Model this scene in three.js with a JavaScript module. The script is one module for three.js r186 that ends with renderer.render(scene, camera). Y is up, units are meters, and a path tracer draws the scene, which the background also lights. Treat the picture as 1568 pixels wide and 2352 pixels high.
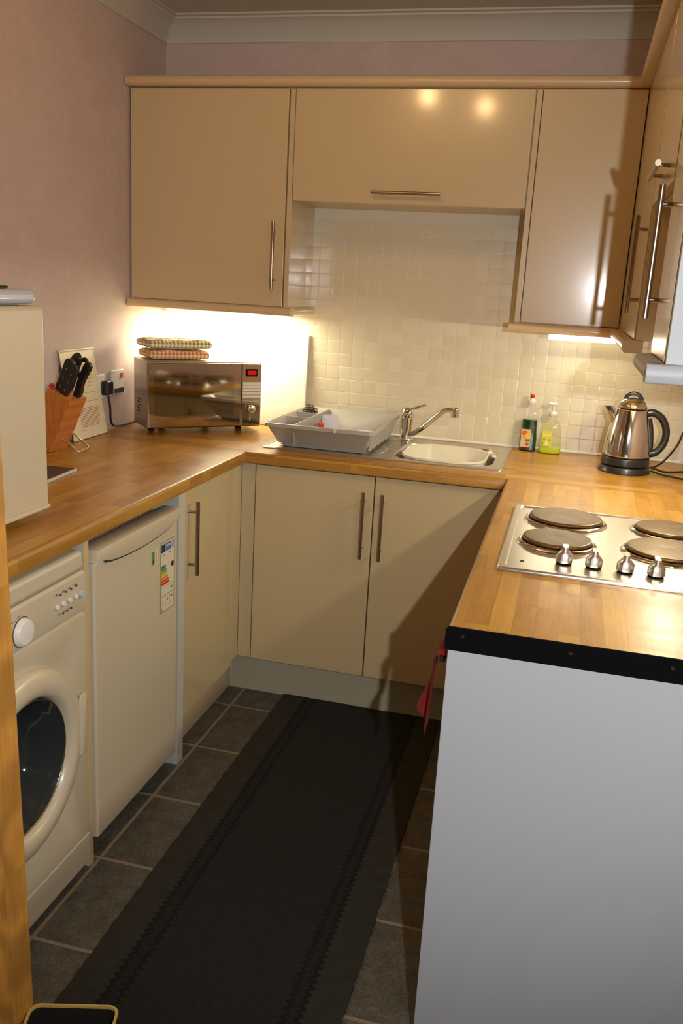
import * as THREE from 'three';
import { RoundedBoxGeometry } from 'three/addons/geometries/RoundedBoxGeometry.js';
import { mergeGeometries, toCreasedNormals } from 'three/addons/utils/BufferGeometryUtils.js';
import { ImprovedNoise } from 'three/addons/math/ImprovedNoise.js';
import { RectAreaLightUniformsLib } from 'three/addons/lights/RectAreaLightUniformsLib.js';

// ---------------------------------------------------------------- camera, renderer, lights
const scene = new THREE.Scene();
scene.background = new THREE.Color(0x000000);
const camera = new THREE.PerspectiveCamera(60.14, 1568 / 2352, 0.05, 30);
camera.position.set(1.6389, 1.4819, 3.4297);
camera.rotation.order = 'YXZ';
camera.rotation.set(-0.252, 0.2411, 0.0565);
scene.add(camera);
const renderer = new THREE.WebGLRenderer({ antialias: true });
renderer.toneMapping = THREE.LinearToneMapping;
renderer.toneMappingExposure = 1.0;
renderer.shadowMap.enabled = true;
RectAreaLightUniformsLib.init();

const FLASH_CD = 7.2;                       // camera flash, right of the lens
const CEIL_CD = 0.27;                        // each bulb of the ceiling spots
const TUBE_A = 170, TUBE_B = 32, TUBE_C = 112, TUBE_D = 105;  // under-cabinet strip lamps
const WARM = new THREE.Color().setRGB(1.0, 0.94, 0.70);
const BULB = new THREE.Color().setRGB(1.0, 0.60, 0.26);
const FLASHC = new THREE.Color().setRGB(0.97, 0.985, 1.0);

const flashAt = new THREE.Vector3(1.843, 1.53, 3.42), flashTo = new THREE.Vector3(1.05, 0.85, 0.4);
const flash = new THREE.SpotLight(FLASHC, FLASH_CD, 0, 0.82, 0.55, 2);
flash.name = 'flash_light';
{
  const d = flashTo.clone().sub(flashAt).normalize();
  flash.position.copy(flashAt).addScaledVector(d, 0.012);
  flash.target.position.copy(flashTo);
  scene.add(flash.target);
}
flash.castShadow = true; flash.shadow.radius = 0.5; flash.shadow.mapSize.set(2048, 2048); flash.shadow.bias = -0.0005;
scene.add(flash);

// ---------------------------------------------------------------- helpers
function rng(seed) { let a = seed >>> 0; return () => { a = (a + 0x6D2B79F5) >>> 0; let t = a; t = Math.imul(t ^ (t >>> 15), t | 1); t ^= t + Math.imul(t ^ (t >>> 7), t | 61); return ((t ^ (t >>> 14)) >>> 0) / 4294967296; }; }
const noise = new ImprovedNoise();
const V = (x, y, z) => new THREE.Vector3(x, y, z);
const taken = new Map();
function numbered(n) { const k = taken.get(n) || 0; taken.set(n, k + 1); return k ? n + '_' + String(k).padStart(3, '0') : n; }
function mesh(name, geo, mat, parent) { const m = new THREE.Mesh(geo, mat); m.name = name; m.castShadow = m.receiveShadow = true; if (parent) parent.add(m); return m; }
function thing(name, label, category, pos = [0, 0, 0], ry = 0, group) {
  const g = new THREE.Group(); g.name = numbered(name); g.position.set(...pos); g.rotation.y = ry;
  g.userData = { label, category }; if (group) g.userData.group = group; scene.add(g); return g;
}
function single(name, geo, mat, label, category, group) { const m = mesh(numbered(name), geo, mat, scene); m.userData = { label, category }; if (group) m.userData.group = group; return m; }
function structure(name, label) { const g = new THREE.Group(); g.name = name; g.userData = { kind: 'structure', label, category: name.split('_')[0] }; scene.add(g); return g; }
function bx(x0, y0, z0, x1, y1, z1, r = 0.0, seg = 2) {
  const w = x1 - x0, h = y1 - y0, d = z1 - z0;
  const g = r > 0 ? new RoundedBoxGeometry(w, h, d, seg, Math.min(r, w / 2.01, h / 2.01, d / 2.01)) : new THREE.BoxGeometry(w, h, d);
  g.translate((x0 + x1) / 2, (y0 + y1) / 2, (z0 + z1) / 2); return g;
}
function mg(...gs) { return mergeGeometries(gs.flat().map((g) => { const q = g.index ? g.toNonIndexed() : g; for (const k of Object.keys(q.attributes)) if (!['position', 'normal', 'uv'].includes(k)) q.deleteAttribute(k); if (!q.attributes.uv) q.setAttribute('uv', new THREE.BufferAttribute(new Float32Array(q.attributes.position.count * 2), 2)); return q; })); }
function cyl(r0, r1, h, seg = 32, axis = 'y') { const g = new THREE.CylinderGeometry(r1, r0, h, seg); if (axis === 'x') g.rotateZ(-Math.PI / 2); if (axis === 'z') g.rotateX(Math.PI / 2); return g; }
function rod(a, b, r, seg = 16) { const d = b.clone().sub(a), g = new THREE.CylinderGeometry(r, r, d.length(), seg); g.applyQuaternion(new THREE.Quaternion().setFromUnitVectors(V(0, 1, 0), d.clone().normalize())); g.translate((a.x + b.x) / 2, (a.y + b.y) / 2, (a.z + b.z) / 2); return g; }
function tube(pts, r, n = 60, rs = 10, closed = false) { return new THREE.TubeGeometry(new THREE.CatmullRomCurve3(pts.map((p) => V(...p)), closed, 'catmullrom', 0.5), n, r, rs, closed); }
function wire(pts, r, rs = 10) { // straight runs with small bends
  const path = new THREE.CurvePath(); const P = pts.map((p) => V(...p));
  let last = P[0];
  for (let i = 1; i < P.length; i++) {
    if (i < P.length - 1) {
      const a = P[i].clone().lerp(P[i - 1], Math.min(0.4, 0.012 / P[i].distanceTo(P[i - 1]))), b = P[i].clone().lerp(P[i + 1], Math.min(0.4, 0.012 / P[i].distanceTo(P[i + 1])));
      path.add(new THREE.LineCurve3(last, a)); path.add(new THREE.QuadraticBezierCurve3(a, P[i], b)); last = b;
    } else path.add(new THREE.LineCurve3(last, P[i]));
  }
  return new THREE.TubeGeometry(path, 30 * P.length, r, rs, false);
}
function lathe(pts, seg = 64) { return new THREE.LatheGeometry(pts.map((p) => new THREE.Vector2(p[0], p[1])), seg); }
// loft of rounded rectangles: rings [halfW, halfD, radius, y, cx, cz]
function loft(rings, cs = 6, capStart = true, capEnd = true) {
  const pos = [], idx = [], n = cs * 4 + 4;
  for (const [hw, hd, r0, y, cx = 0, cz = 0] of rings) {
    const r = Math.min(r0, hw * 0.999, hd * 0.999);
    for (let c = 0; c < 4; c++) for (let k = 0; k <= cs; k++) {
      const a = c * Math.PI / 2 + k / cs * Math.PI / 2, sx = c === 0 || c === 3 ? 1 : -1, sz = c < 2 ? 1 : -1;
      pos.push(cx + sx * (hw - r) + r * Math.cos(a), y, cz + sz * (hd - r) + r * Math.sin(a));
    }
  }
  for (let i = 0; i < rings.length - 1; i++) for (let k = 0; k < n; k++) {
    const a = i * n + k, b = i * n + (k + 1) % n, c = a + n, d = b + n; idx.push(a, c, b, b, c, d);
  }
  const cap = (i, flip) => { const r = rings[i], c = pos.length / 3; pos.push(r[4] || 0, r[3], r[5] || 0); for (let k = 0; k < n; k++) { const a = i * n + k, b = i * n + (k + 1) % n; flip ? idx.push(c, a, b) : idx.push(c, b, a); } };
  if (capStart) cap(0, true); if (capEnd) cap(rings.length - 1, false);
  const g = new THREE.BufferGeometry(); g.setAttribute('position', new THREE.Float32BufferAttribute(pos, 3)); g.setIndex(idx);
  g.computeVertexNormals(); return toCreasedNormals(g, 0.7);
}
function extrudeXY(pts, depth, bevel = 0, holes = []) {
  const s = new THREE.Shape(pts.map((p) => new THREE.Vector2(p[0], p[1])));
  for (const h of holes) s.holes.push(new THREE.Path(h.map((p) => new THREE.Vector2(p[0], p[1]))));
  return new THREE.ExtrudeGeometry(s, { depth, bevelEnabled: bevel > 0, bevelSize: bevel, bevelThickness: bevel, bevelSegments: 2, bevelOffset: -bevel, curveSegments: 10 });
}
function rrect(x0, y0, x1, y1, r, n = 6) { const p = []; for (const [cx, cy, a0] of [[x1 - r, y1 - r, 0], [x0 + r, y1 - r, 90], [x0 + r, y0 + r, 180], [x1 - r, y0 + r, 270]]) for (let k = 0; k <= n; k++) { const a = (a0 + 90 * k / n) * Math.PI / 180; p.push([cx + r * Math.cos(a), cy + r * Math.sin(a)]); } return p; }
// profile (a,b) swept along an axis from t0 to t1. map(a,b,t)->[x,y,z]
function sweep(profile, t0, t1, map) {
  const s = new THREE.Shape(profile.map((p) => new THREE.Vector2(p[0], p[1])));
  const g = new THREE.ExtrudeGeometry(s, { depth: t1 - t0, bevelEnabled: false, steps: 1 });
  const p = g.attributes.position; for (let i = 0; i < p.count; i++) { const q = map(p.getX(i), p.getY(i), p.getZ(i) + t0); p.setXYZ(i, ...q); }
  let q = g.index ? g.toNonIndexed() : g;
  // make winding outward
  const m = new THREE.Matrix3(); const e = map(1, 0, 0), o = map(0, 0, 0), f = map(0, 1, 0), h = map(0, 0, 1);
  const sub = (a, b) => V(a[0] - b[0], a[1] - b[1], a[2] - b[2]);
  if (sub(e, o).cross(sub(f, o)).dot(sub(h, o)) < 0) { const P = q.attributes.position; for (let i = 0; i < P.count; i += 3) { const a = [P.getX(i), P.getY(i), P.getZ(i)], b = [P.getX(i + 1), P.getY(i + 1), P.getZ(i + 1)]; P.setXYZ(i, ...b); P.setXYZ(i + 1, ...a); } }
  q.deleteAttribute('normal'); q.computeVertexNormals(); return toCreasedNormals(q, 0.6);
}
function uvMetres(g, iu, iv, s = 1, ou = 0, ov = 0) { const p = g.attributes.position, uv = new Float32Array(p.count * 2), c = ['getX', 'getY', 'getZ']; for (let i = 0; i < p.count; i++) { uv[2 * i] = p[c[iu]](i) / s + ou; uv[2 * i + 1] = p[c[iv]](i) / s + ov; } g.setAttribute('uv', new THREE.BufferAttribute(uv, 2)); return g; }
function boxUV(g, s = 1, grain = 0) { // per-face planar uv, u along the grain axis where possible
  const q = g.index ? g.toNonIndexed() : g; const p = q.attributes.position, n = q.attributes.normal, uv = new Float32Array(p.count * 2);
  for (let i = 0; i < p.count; i++) {
    const P = [p.getX(i), p.getY(i), p.getZ(i)], N = [Math.abs(n.getX(i)), Math.abs(n.getY(i)), Math.abs(n.getZ(i))];
    const d = N.indexOf(Math.max(...N)); const axes = [0, 1, 2].filter((k) => k !== d); let u = axes[0], v = axes[1]; if (v === grain) { u = axes[1]; v = axes[0]; }
    uv[2 * i] = P[u] / s; uv[2 * i + 1] = P[v] / s + d * 0.37;
  }
  q.setAttribute('uv', new THREE.BufferAttribute(uv, 2)); return q;
}
function tex(w, h, fn, srgb = true) {
  const d = new Uint8Array(w * h * 4); for (let y = 0; y < h; y++) for (let x = 0; x < w; x++) { const c = fn(x, y); const i = (y * w + x) * 4; d[i] = Math.max(0, Math.min(255, c[0])); d[i + 1] = Math.max(0, Math.min(255, c[1])); d[i + 2] = Math.max(0, Math.min(255, c[2])); d[i + 3] = 255; }
  const t = new THREE.DataTexture(d, w, h); t.wrapS = t.wrapT = THREE.RepeatWrapping; t.magFilter = THREE.LinearFilter; t.minFilter = THREE.LinearMipmapLinearFilter; t.generateMipmaps = true; if (srgb) t.colorSpace = THREE.SRGBColorSpace; t.needsUpdate = true; return t;
}
function canvas(w, h, draw) { const c = document.createElement('canvas'); c.width = w; c.height = h; const x = c.getContext('2d'); draw(x, w, h); const t = new THREE.CanvasTexture(c); t.colorSpace = THREE.SRGBColorSpace; return t; }
const std = (o) => new THREE.MeshStandardMaterial(o), phy = (o) => new THREE.MeshPhysicalMaterial(o);
const lin = (r, g, b) => new THREE.Color().setRGB(r, g, b);

// ---------------------------------------------------------------- materials
const W2 = 1024;
const staveRows = []; { const R = rng(7); for (let r = 0; r < 25; r++) { const s = []; let x = -R() * 0.3; while (x < 1) { const l = 0.18 + R() * 0.32; s.push([x, x + l, R(), R()]); x += l; } staveRows.push(s); } }
const woodTex = tex(W2, W2, (x, y) => { // 1 m square, staves along x, rows of 40 mm
  const u = x / W2, v = y / W2, row = Math.min(24, Math.floor(v * 25)); let st = staveRows[row].find((s) => u >= s[0] && u < s[1]) || staveRows[row][staveRows[row].length - 1];
  const t = st[2], k = st[3] * 50;
  const grain = noise.noise(u * 14 + k, v * 190, k) * 0.5 + noise.noise(u * 40 + k, v * 420, 3.3) * 0.35, big = noise.noise(u * 5 + k, v * 24 + k, 9);
  const f = 0.90 + t * 0.16 + grain * 0.13 + big * 0.09;
  const edge = Math.min((v * 25) % 1, 1 - (v * 25) % 1) < 0.02 || u - st[0] < 0.0016 ? 0.86 : 1;
  return [174 * f * edge, (120 + t * 8) * f * edge, (38 + t * 8) * f * edge];
});
const woodRough = tex(256, 256, (x, y) => { const n = 0.36 + 0.06 * noise.noise(x / 9, y / 40, 2) + 0.05 * noise.noise(x / 60, y / 60, 5); const c = n * 255; return [c, c, c]; }, false);
const M = {};
M.wood = phy({ map: woodTex, roughness: 1, roughnessMap: woodRough, clearcoat: 0.1, clearcoatRoughness: 0.3 });
const peel = tex(256, 256, (x, y) => { const a = x / 256 * Math.PI * 2, b = y / 256 * Math.PI * 2; const c = 128 + 60 * noise.noise(Math.cos(a) * 7, Math.sin(a) * 7 + Math.cos(b) * 7, Math.sin(b) * 7) + 40 * noise.noise(x / 5, y / 5, 1); return [c, c, c]; }, false);
M.cream = phy({ color: lin(0.59, 0.46, 0.26), roughness: 0.32, clearcoat: 0.8, clearcoatRoughness: 0.13, bumpMap: peel, bumpScale: 0.00012 });
M.creamDull = phy({ color: lin(0.58, 0.46, 0.27), roughness: 0.5, clearcoat: 0.3, clearcoatRoughness: 0.2 });
M.mould = phy({ color: lin(0.62, 0.45, 0.25), roughness: 0.42, clearcoat: 0.5, clearcoatRoughness: 0.15 });
M.plinth = std({ color: lin(0.46, 0.41, 0.29), roughness: 0.55 });
M.panel = std({ color: lin(0.47, 0.475, 0.48), roughness: 0.55, bumpMap: peel, bumpScale: 0.0002 });
M.panelEdge = std({ color: lin(0.55, 0.52, 0.45), roughness: 0.5 });
const plaster = tex(512, 512, (x, y) => { const c = 128 + 50 * noise.noise(x / 6, y / 6, 1) + 40 * noise.noise(x / 22, y / 22, 4); return [c, c, c]; }, false); plaster.repeat.set(1.4, 1.4);
const paintMap = (r, g, b, s) => tex(256, 256, (x, y) => { const n = 1 + 0.03 * noise.noise(x / 30, y / 30, s) + 0.025 * noise.noise(x / 7, y / 7, s + 4); return [r * n, g * n, b * n]; });
M.wall = std({ map: paintMap(196, 178, 174, 1), roughness: 0.75, bumpMap: plaster, bumpScale: 0.0005 });
M.ceiling = std({ map: paintMap(205, 196, 180, 6), roughness: 0.9, bumpMap: plaster, bumpScale: 0.0007 });
M.cornice = std({ color: lin(0.55, 0.53, 0.47), roughness: 0.7 });
M.grout = std({ color: lin(0.72, 0.66, 0.54), roughness: 0.9 });
M.tiles = [lin(0.72, 0.64, 0.46), lin(0.70, 0.62, 0.44), lin(0.74, 0.66, 0.48)].map((c) => phy({ color: c, roughness: 0.3, clearcoat: 0.8, clearcoatRoughness: 0.08 }));
M.steel = phy({ color: lin(0.62, 0.58, 0.52), metalness: 1, roughness: 0.28 });
M.steelBar = std({ color: lin(0.38, 0.31, 0.23), metalness: 1, roughness: 0.28 });
M.chrome = std({ color: lin(0.78, 0.76, 0.72), metalness: 1, roughness: 0.07 });
M.kettleSteel = std({ color: lin(0.72, 0.68, 0.62), metalness: 1, roughness: 0.08 });
M.hobSteel = phy({ color: lin(0.66, 0.61, 0.53), metalness: 1, roughness: 0.33 });
M.black = phy({ color: lin(0.012, 0.012, 0.012), roughness: 0.35, clearcoat: 0.2 });
M.blackMatt = phy({ color: lin(0.004, 0.004, 0.0045), roughness: 0.85, specularIntensity: 0.12 });
M.cable = std({ color: lin(0.015, 0.012, 0.01), roughness: 0.5 });
M.white = phy({ color: lin(0.62, 0.53, 0.38), roughness: 0.38, clearcoat: 0.4, clearcoatRoughness: 0.2 });
M.whitePl = phy({ color: lin(0.78, 0.76, 0.70), roughness: 0.4 });
M.dark = std({ color: lin(0.03, 0.025, 0.02), roughness: 0.8 });
M.pinkWall = M.wall;

// ---------------------------------------------------------------- room shell
const RX = 2.08, CH = 2.42, ZR = 4.4, T = 0.1;
{ const s = structure('wall_left', 'pale pink painted wall on the left'); mesh('plaster', uvMetres(bx(-T, -T, -T, 0, CH + T, ZR + T), 2, 1), M.wall, s); }
{ const s = structure('wall_right', 'painted wall behind the right hand units'); mesh('plaster', uvMetres(bx(RX, -T, -T, RX + T, CH + T, ZR + T), 2, 1), M.wall, s); }
{ const s = structure('wall_rear', 'painted wall behind the camera'); mesh('plaster', uvMetres(bx(0, -T, ZR, RX, CH + T, ZR + T), 0, 1), M.wall, s); }
{ const s = structure('wall_front', 'short wall beside the doorway'); mesh('plaster', uvMetres(bx(0, 0, 2.29, 0.77, CH, 2.39), 0, 1), M.wall, s); }
{ const s = structure('ceiling', 'off white ceiling'); mesh('plaster', uvMetres(bx(0, CH, 0, RX, CH + T, ZR), 0, 2), M.ceiling, s); }
{ // back wall and its mosaic of small glazed tiles
  const s = structure('wall_back', 'back wall, painted above and tiled below');
  mesh('plaster', uvMetres(bx(0, -T, -T, RX, CH + T, 0), 0, 1), M.wall, s);
  const P = 0.05, y0 = 0.916, x0 = 0.004, tw = 0.0484, td = 0.0075;
  mesh('grout', mg(bx(0, 0.9, 0, RX, 1.388, 0.0078), bx(0.624, 1.388, 0, 1.436, 1.757, 0.0078)), M.grout, s);
  const tileGeo = (() => {
    const h = tw / 2, pos = [], idx = [], rings = [[h, 0], [h, td * 0.84], [h - 0.0006, td * 0.95], [h - 0.0018, td]];
    for (const [a, z] of rings) pos.push(-a, -a, z, a, -a, z, a, a, z, -a, a, z);
    for (let i = 0; i < 3; i++) for (let k = 0; k < 4; k++) { const a = i * 4 + k, b = i * 4 + (k + 1) % 4, c = a + 4, d = b + 4; idx.push(a, b, c, b, d, c); }
    idx.push(12, 13, 14, 12, 14, 15);
    const g = new THREE.BufferGeometry(); g.setAttribute('position', new THREE.Float32BufferAttribute(pos, 3)); g.setIndex(idx); g.computeVertexNormals();
    g.setAttribute('uv', new THREE.Float32BufferAttribute(new Float32Array(pos.length / 3 * 2), 2)); return g;
  })();
  const R = rng(21), list = [];
  for (let r = 0; r < 17; r++) for (let c = 0; c < 41; c++) {
    const cx = x0 + P * (c + 0.5), cy = y0 + P * (r + 0.5); if (cx + P / 2 > RX) continue;
    const niche = cx > 0.625 && cx < 1.436; if (cy + P / 2 > 1.757) continue;
    if (!niche && cy > 1.40) continue;
    const vis = (cx > 0.62 ? 2 : 0) + (cy < 1.39 ? 0.6 : 0.4) + cx * 0.05;
    list.push([cx, cy, vis, (R() - 0.5) * 0.012, (R() - 0.5) * 0.012, Math.floor(R() * 3)]);
  }
  list.sort((a, b) => b[2] - a[2]);
  const rest = [];
  list.forEach(([cx, cy, , a, b, m], i) => {
    if (i < 300) { const t = mesh('tile', tileGeo, M.tiles[m], s); t.position.set(cx, cy, 0.001); t.rotation.set(a, b, 0); }
    else { const g = tileGeo.clone(); g.rotateX(a); g.rotateY(b); g.translate(cx, cy, 0.001); rest.push(g); }
  });
  const st = mesh('tiles_beyond', mg(rest), M.tiles[0], s); st.userData.kind = 'stuff';
  // silicone bead at the worktop
  mesh('sealant', rod(V(0.01, 0.914, 0.008), V(RX - 0.01, 0.914, 0.008), 0.006, 8), M.whitePl, s);
}
{ // floor: grout bed and square stone-look tiles
  const s = structure('floor', 'dark grey speckled floor tiles with pale joints');
  mesh('grout', bx(0, -T, 0, RX, -0.0009, 2.34), std({ color: lin(0.26, 0.205, 0.13), roughness: 0.9 }), s);
  const maps = [11, 12, 13].map((seed) => { const R = rng(seed); return tex(256, 256, (x, y) => { const n = noise.noise(x / 40, y / 40, seed) * 16 + noise.noise(x / 9, y / 9, seed) * 14 + noise.noise(x / 2.6, y / 2.6, seed + 3) * 34 + (R() - 0.5) * 22; return [84 + n, 80 + n, 70 + n * 0.95]; }); });
  const mats = maps.map((m) => std({ map: m, roughness: 0.55, bumpMap: m, bumpScale: 0.0006 }));
  const Tt = 0.3063, g = 0.0042; let k = 0;
  for (let i = -2; i < 5; i++) for (let j = -3; j < 6; j++) {
    const xa = Math.max(0, 0.5996 + i * Tt + g), xb = Math.min(RX, 0.5996 + (i + 1) * Tt - g), za = Math.max(0, 0.7035 + j * Tt + g), zb = Math.min(2.34, 0.7035 + (j + 1) * Tt - g);
    if (xb - xa < 0.02 || zb - za < 0.02) continue;
    mesh('tile', uvMetres(bx(xa, -0.02, za, xb, 0, zb, 0.0022, 1), 0, 2, 0.3063, (k * 0.37) % 1, (k * 0.61) % 1), mats[k++ % 3], s);
  }
}
{ const s = structure('floor_hall', 'dark carpet beyond the doorway'); mesh('carpet', bx(0, -T, 2.34, RX, -0.001, ZR), std({ color: lin(0.05, 0.035, 0.025), roughness: 1 }), s); }
// plaster cornice: profile a = out from wall, b = height
const cove = [[0, 2.335], [0.006, 2.335], [0.008, 2.349], [0.012, 2.356], [0.022, 2.372], [0.038, 2.39], [0.056, 2.402], [0.064, 2.405], [0.064, 2.411], [0.078, 2.414], [0.078, CH], [0, CH]];
{ const s = structure('trim_1', 'plaster cornice along the back wall'); mesh('cornice', sweep(cove, 0, RX, (a, b, t) => [t, b, a]), M.cornice, s); }
{ const s = structure('trim_2', 'plaster cornice along the left wall'); mesh('cornice', sweep(cove, 0, 2.29, (a, b, t) => [a, b, t]), M.cornice, s); }
{ const s = structure('trim_3', 'plaster cornice along the right wall'); mesh('cornice', sweep(cove, 0, 2.29, (a, b, t) => [RX - a, b, t]), M.cornice, s); }
{ // pine door lining at the near left
  const pine = tex(512, 1024, (x, y) => { const u = x / 512, v = y / 1024; const w = noise.noise(u * 3, v * 1.6, 2) * 2.2; const ring = Math.sin((u * 9 + w + noise.noise(u * 2, v * 6, 7) * 0.5) * 6.28); const f = 1 + ring * 0.09 + noise.noise(u * 60, v * 5, 1) * 0.07; return [196 * f, 138 * f, 62 * f]; });
  const s = structure('door_1', 'varnished pine door lining at the near left');
  const g = uvMetres(bx(-0.076, 0, -0.06, 0, 2.05, 0.06, 0.004), 2, 1, 0.5); const m = mesh('jamb', g, phy({ map: pine, roughness: 0.4, clearcoat: 0.3, clearcoatRoughness: 0.2 }), s);
  s.position.set(0.846, 0, 2.34); s.rotation.z = 0.0185;
}

// ---------------------------------------------------------------- worktop
const CT = 0.91, CU = 0.872, XL = 0.604, XR = 1.483, ZB = 0.628, ZE = 1.967;
{
  const t = thing('worktop', 'U-shaped wood block worktop with rounded front edge and black end strip', 'worktop');
  const nose = (d0) => { const p = [[d0, CU], [-0.002 + 0, CU], [0, CU + 0.003]]; for (let k = 0; k <= 6; k++) { const a = k / 6 * Math.PI / 2; p.push([0.009 * (1 - Math.cos(a)) , CT - 0.009 + 0.009 * Math.sin(a)]); } p.push([d0, CT]); p[1] = [0.004, CU]; return p; };
  // back run: nose strip + plate with sink cut-out
  const strip = sweep(nose(0.06), XL, XR, (a, b, x) => [x, b, ZB - a]);
  const plate = extrudeXY([[0, 0.0], [RX, 0.0], [RX, -ZB], [XR, -ZB], [XR, -(ZB - 0.06)], [XL, -(ZB - 0.06)], [XL, -ZB], [0, -ZB]], CT - CU, 0, [rrect(1.066, -0.498, 1.43, -0.112, 0.08)]);
  plate.rotateX(-Math.PI / 2); plate.translate(0, CU, 0);
  mesh('worktop_section', boxUV(mg(strip, plate), 1, 0), M.wood, t);
  mesh('worktop_section', boxUV(sweep(nose(XL), ZB + 0.0006, 2.285, (a, b, z) => [XL - a, b, z]), 1, 2), M.wood, t);
  mesh('worktop_section', boxUV(sweep(nose(RX - XR), ZB + 0.0006, ZE, (a, b, z) => [XR + a, b, z]), 1, 2), M.wood, t);
  const e = extrudeXY([...rrect(XR - 0.003, CU - 0.004, RX, CT + 0.002, 0.009)], 0.003, 0.0008); e.translate(0, 0, ZE);
  const es = mesh('end_trim', e, M.blackMatt, t); es.userData.label = 'black screwed end strip';
  for (const [x, y] of [[1.511, 0.897], [1.695, 0.895], [1.86, 0.895]]) { const c = cyl(0.0035, 0.003, 0.0014, 16, 'z'); c.translate(x, y, ZE + 0.0037); mesh('screw', c, M.steelBar, es); }
}

// ---------------------------------------------------------------- cabinets
function barHandle(len, stand, span, along = 'y') { // bar centred at origin, posts back to -z
  const r = 0.006, gs = []; const b = cyl(r, r, len, 20); gs.push(b);
  for (const s of [-1, 1]) { const p = cyl(0.0045, 0.0045, stand, 12, 'z'); p.translate(0, s * span / 2, -stand / 2); gs.push(p); }
  const g = mg(gs); if (along === 'x') g.rotateZ(Math.PI / 2); return g;
}
const handleV = barHandle(0.23, 0.028, 0.165), handleH = barHandle(0.235, 0.028, 0.165, 'x');
function addHandle(door, geo, x, y, z, ry = 0) { const h = mesh('handle', geo, M.steelBar, door); h.position.set(x, y, z); h.rotation.y = ry; h.userData.label = 'brushed steel bar handle'; return h; }
const doorBox = (x0, y0, z0, x1, y1, z1) => uvMetres(bx(x0, y0, z0, x1, y1, z1, 0.0018, 2), Math.abs(x1 - x0) < 0.03 ? 2 : 0, 1, 0.25);
{ // sink base, doors facing +z at z=.614
  const t = thing('base_cabinet', 'cream gloss double-door base cabinet under the sink', 'cabinet');
  mesh('carcass', mg(bx(0.6, 0.15, 0.02, 0.618, CU - 0.001, 0.584), bx(1.462, 0.15, 0.02, 1.48, CU - 0.001, 0.594), bx(0.618, 0.15, 0.02, 1.462, 0.168, 0.594), bx(0.618, 0.168, 0.02, 1.462, CU - 0.2, 0.03)), M.creamDull, t);
  mesh('filler', bx(0.5835, 0.15, 0.585, 0.632, CU - 0.001, 0.607, 0.001), M.creamDull, t);
  const d1 = mesh('door', doorBox(0.637, 0.15, 0.596, 1.0535, 0.868, 0.614), M.cream, t); addHandle(d1, handleV, 1.024, 0.702, 0.642);
  const d2 = mesh('door', doorBox(1.0575, 0.15, 0.596, 1.475, 0.868, 0.614), M.cream, t); addHandle(d2, handleV, 1.089, 0.701, 0.642);
  mesh('plinth', bx(0.538, 0, 0.545, 1.56, 0.149, 0.562, 0.001), M.plinth, t);
}
{ // left-run base, door facing +x
  const t = thing('base_cabinet', 'cream base cabinet with single tall door beside the fridge', 'cabinet');
  mesh('carcass', mg(bx(0.02, 0.15, 0.66, 0.559, CU - 0.001, 0.678), bx(0.02, 0.15, 1.072, 0.565, CU - 0.001, 1.09), bx(0.02, 0.15, 0.678, 0.565, 0.168, 1.072), bx(0.02, 0.168, 0.678, 0.03, CU - 0.001, 1.072)), M.creamDull, t);
  mesh('filler', bx(0.56, 0.15, 0.6075, 0.583, CU - 0.001, 0.674, 0.001), M.creamDull, t);
  const d = mesh('door', doorBox(0.57, 0.14, 0.68, 0.588, 0.868, 1.092), M.cream, t); addHandle(d, handleV, 0.616, 0.717, 1.058, Math.PI / 2);
  mesh('plinth', bx(0.521, 0, 0.563, 0.538, 0.139, 1.092, 0.001), M.creamDull, t);
}
{ // right run base (only its end panel faces the camera)
  const t = thing('base_cabinet', 'base unit under the hob with plain white end panel', 'cabinet');
  mesh('carcass', bx(1.52, 0.15, 0.64, 2.06, CU - 0.001, 1.945), M.creamDull, t);
  const ep = mesh('end_panel', uvMetres(bx(1.4865, 0.0, 1.948, RX - 0.001, CU - 0.005, ZE, 0.0012), 0, 1, 0.5), M.panel, t); ep.userData.label = 'plain white end panel';
  for (const [a, b] of [[0.66, 1.09], [1.094, 1.52], [1.524, 1.944]]) { const d = mesh('door', doorBox(1.501, 0.15, a, 1.519, 0.866, b), M.cream, t); if (b > 1.9) addHandle(d, handleH, 1.473, 0.825, 1.80, -Math.PI / 2); else addHandle(d, handleV, 1.473, 0.70, b - 0.04, -Math.PI / 2); }
  mesh('plinth', bx(1.56, 0, 0.563, 1.577, 0.149, 1.947), M.plinth, t);
}
function supportPanel(z0, z1, label, edge = M.panelEdge) { const t = thing('support_panel', label, 'panel'); mesh('board', bx(0.02, 0, z0, 0.588, CU - 0.001, z1 , 0.001), M.panel, t); mesh('edge_strip', bx(0.588, 0, z0, 0.593, CU - 0.002, z1, 0.0008), edge, t); }
supportPanel(1.098, 1.14, 'pale upright worktop support panel between the base cabinet and the fridge');
supportPanel(1.643, 1.665, 'thin pale upright panel between the fridge and the washing machine', M.mould);

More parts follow.
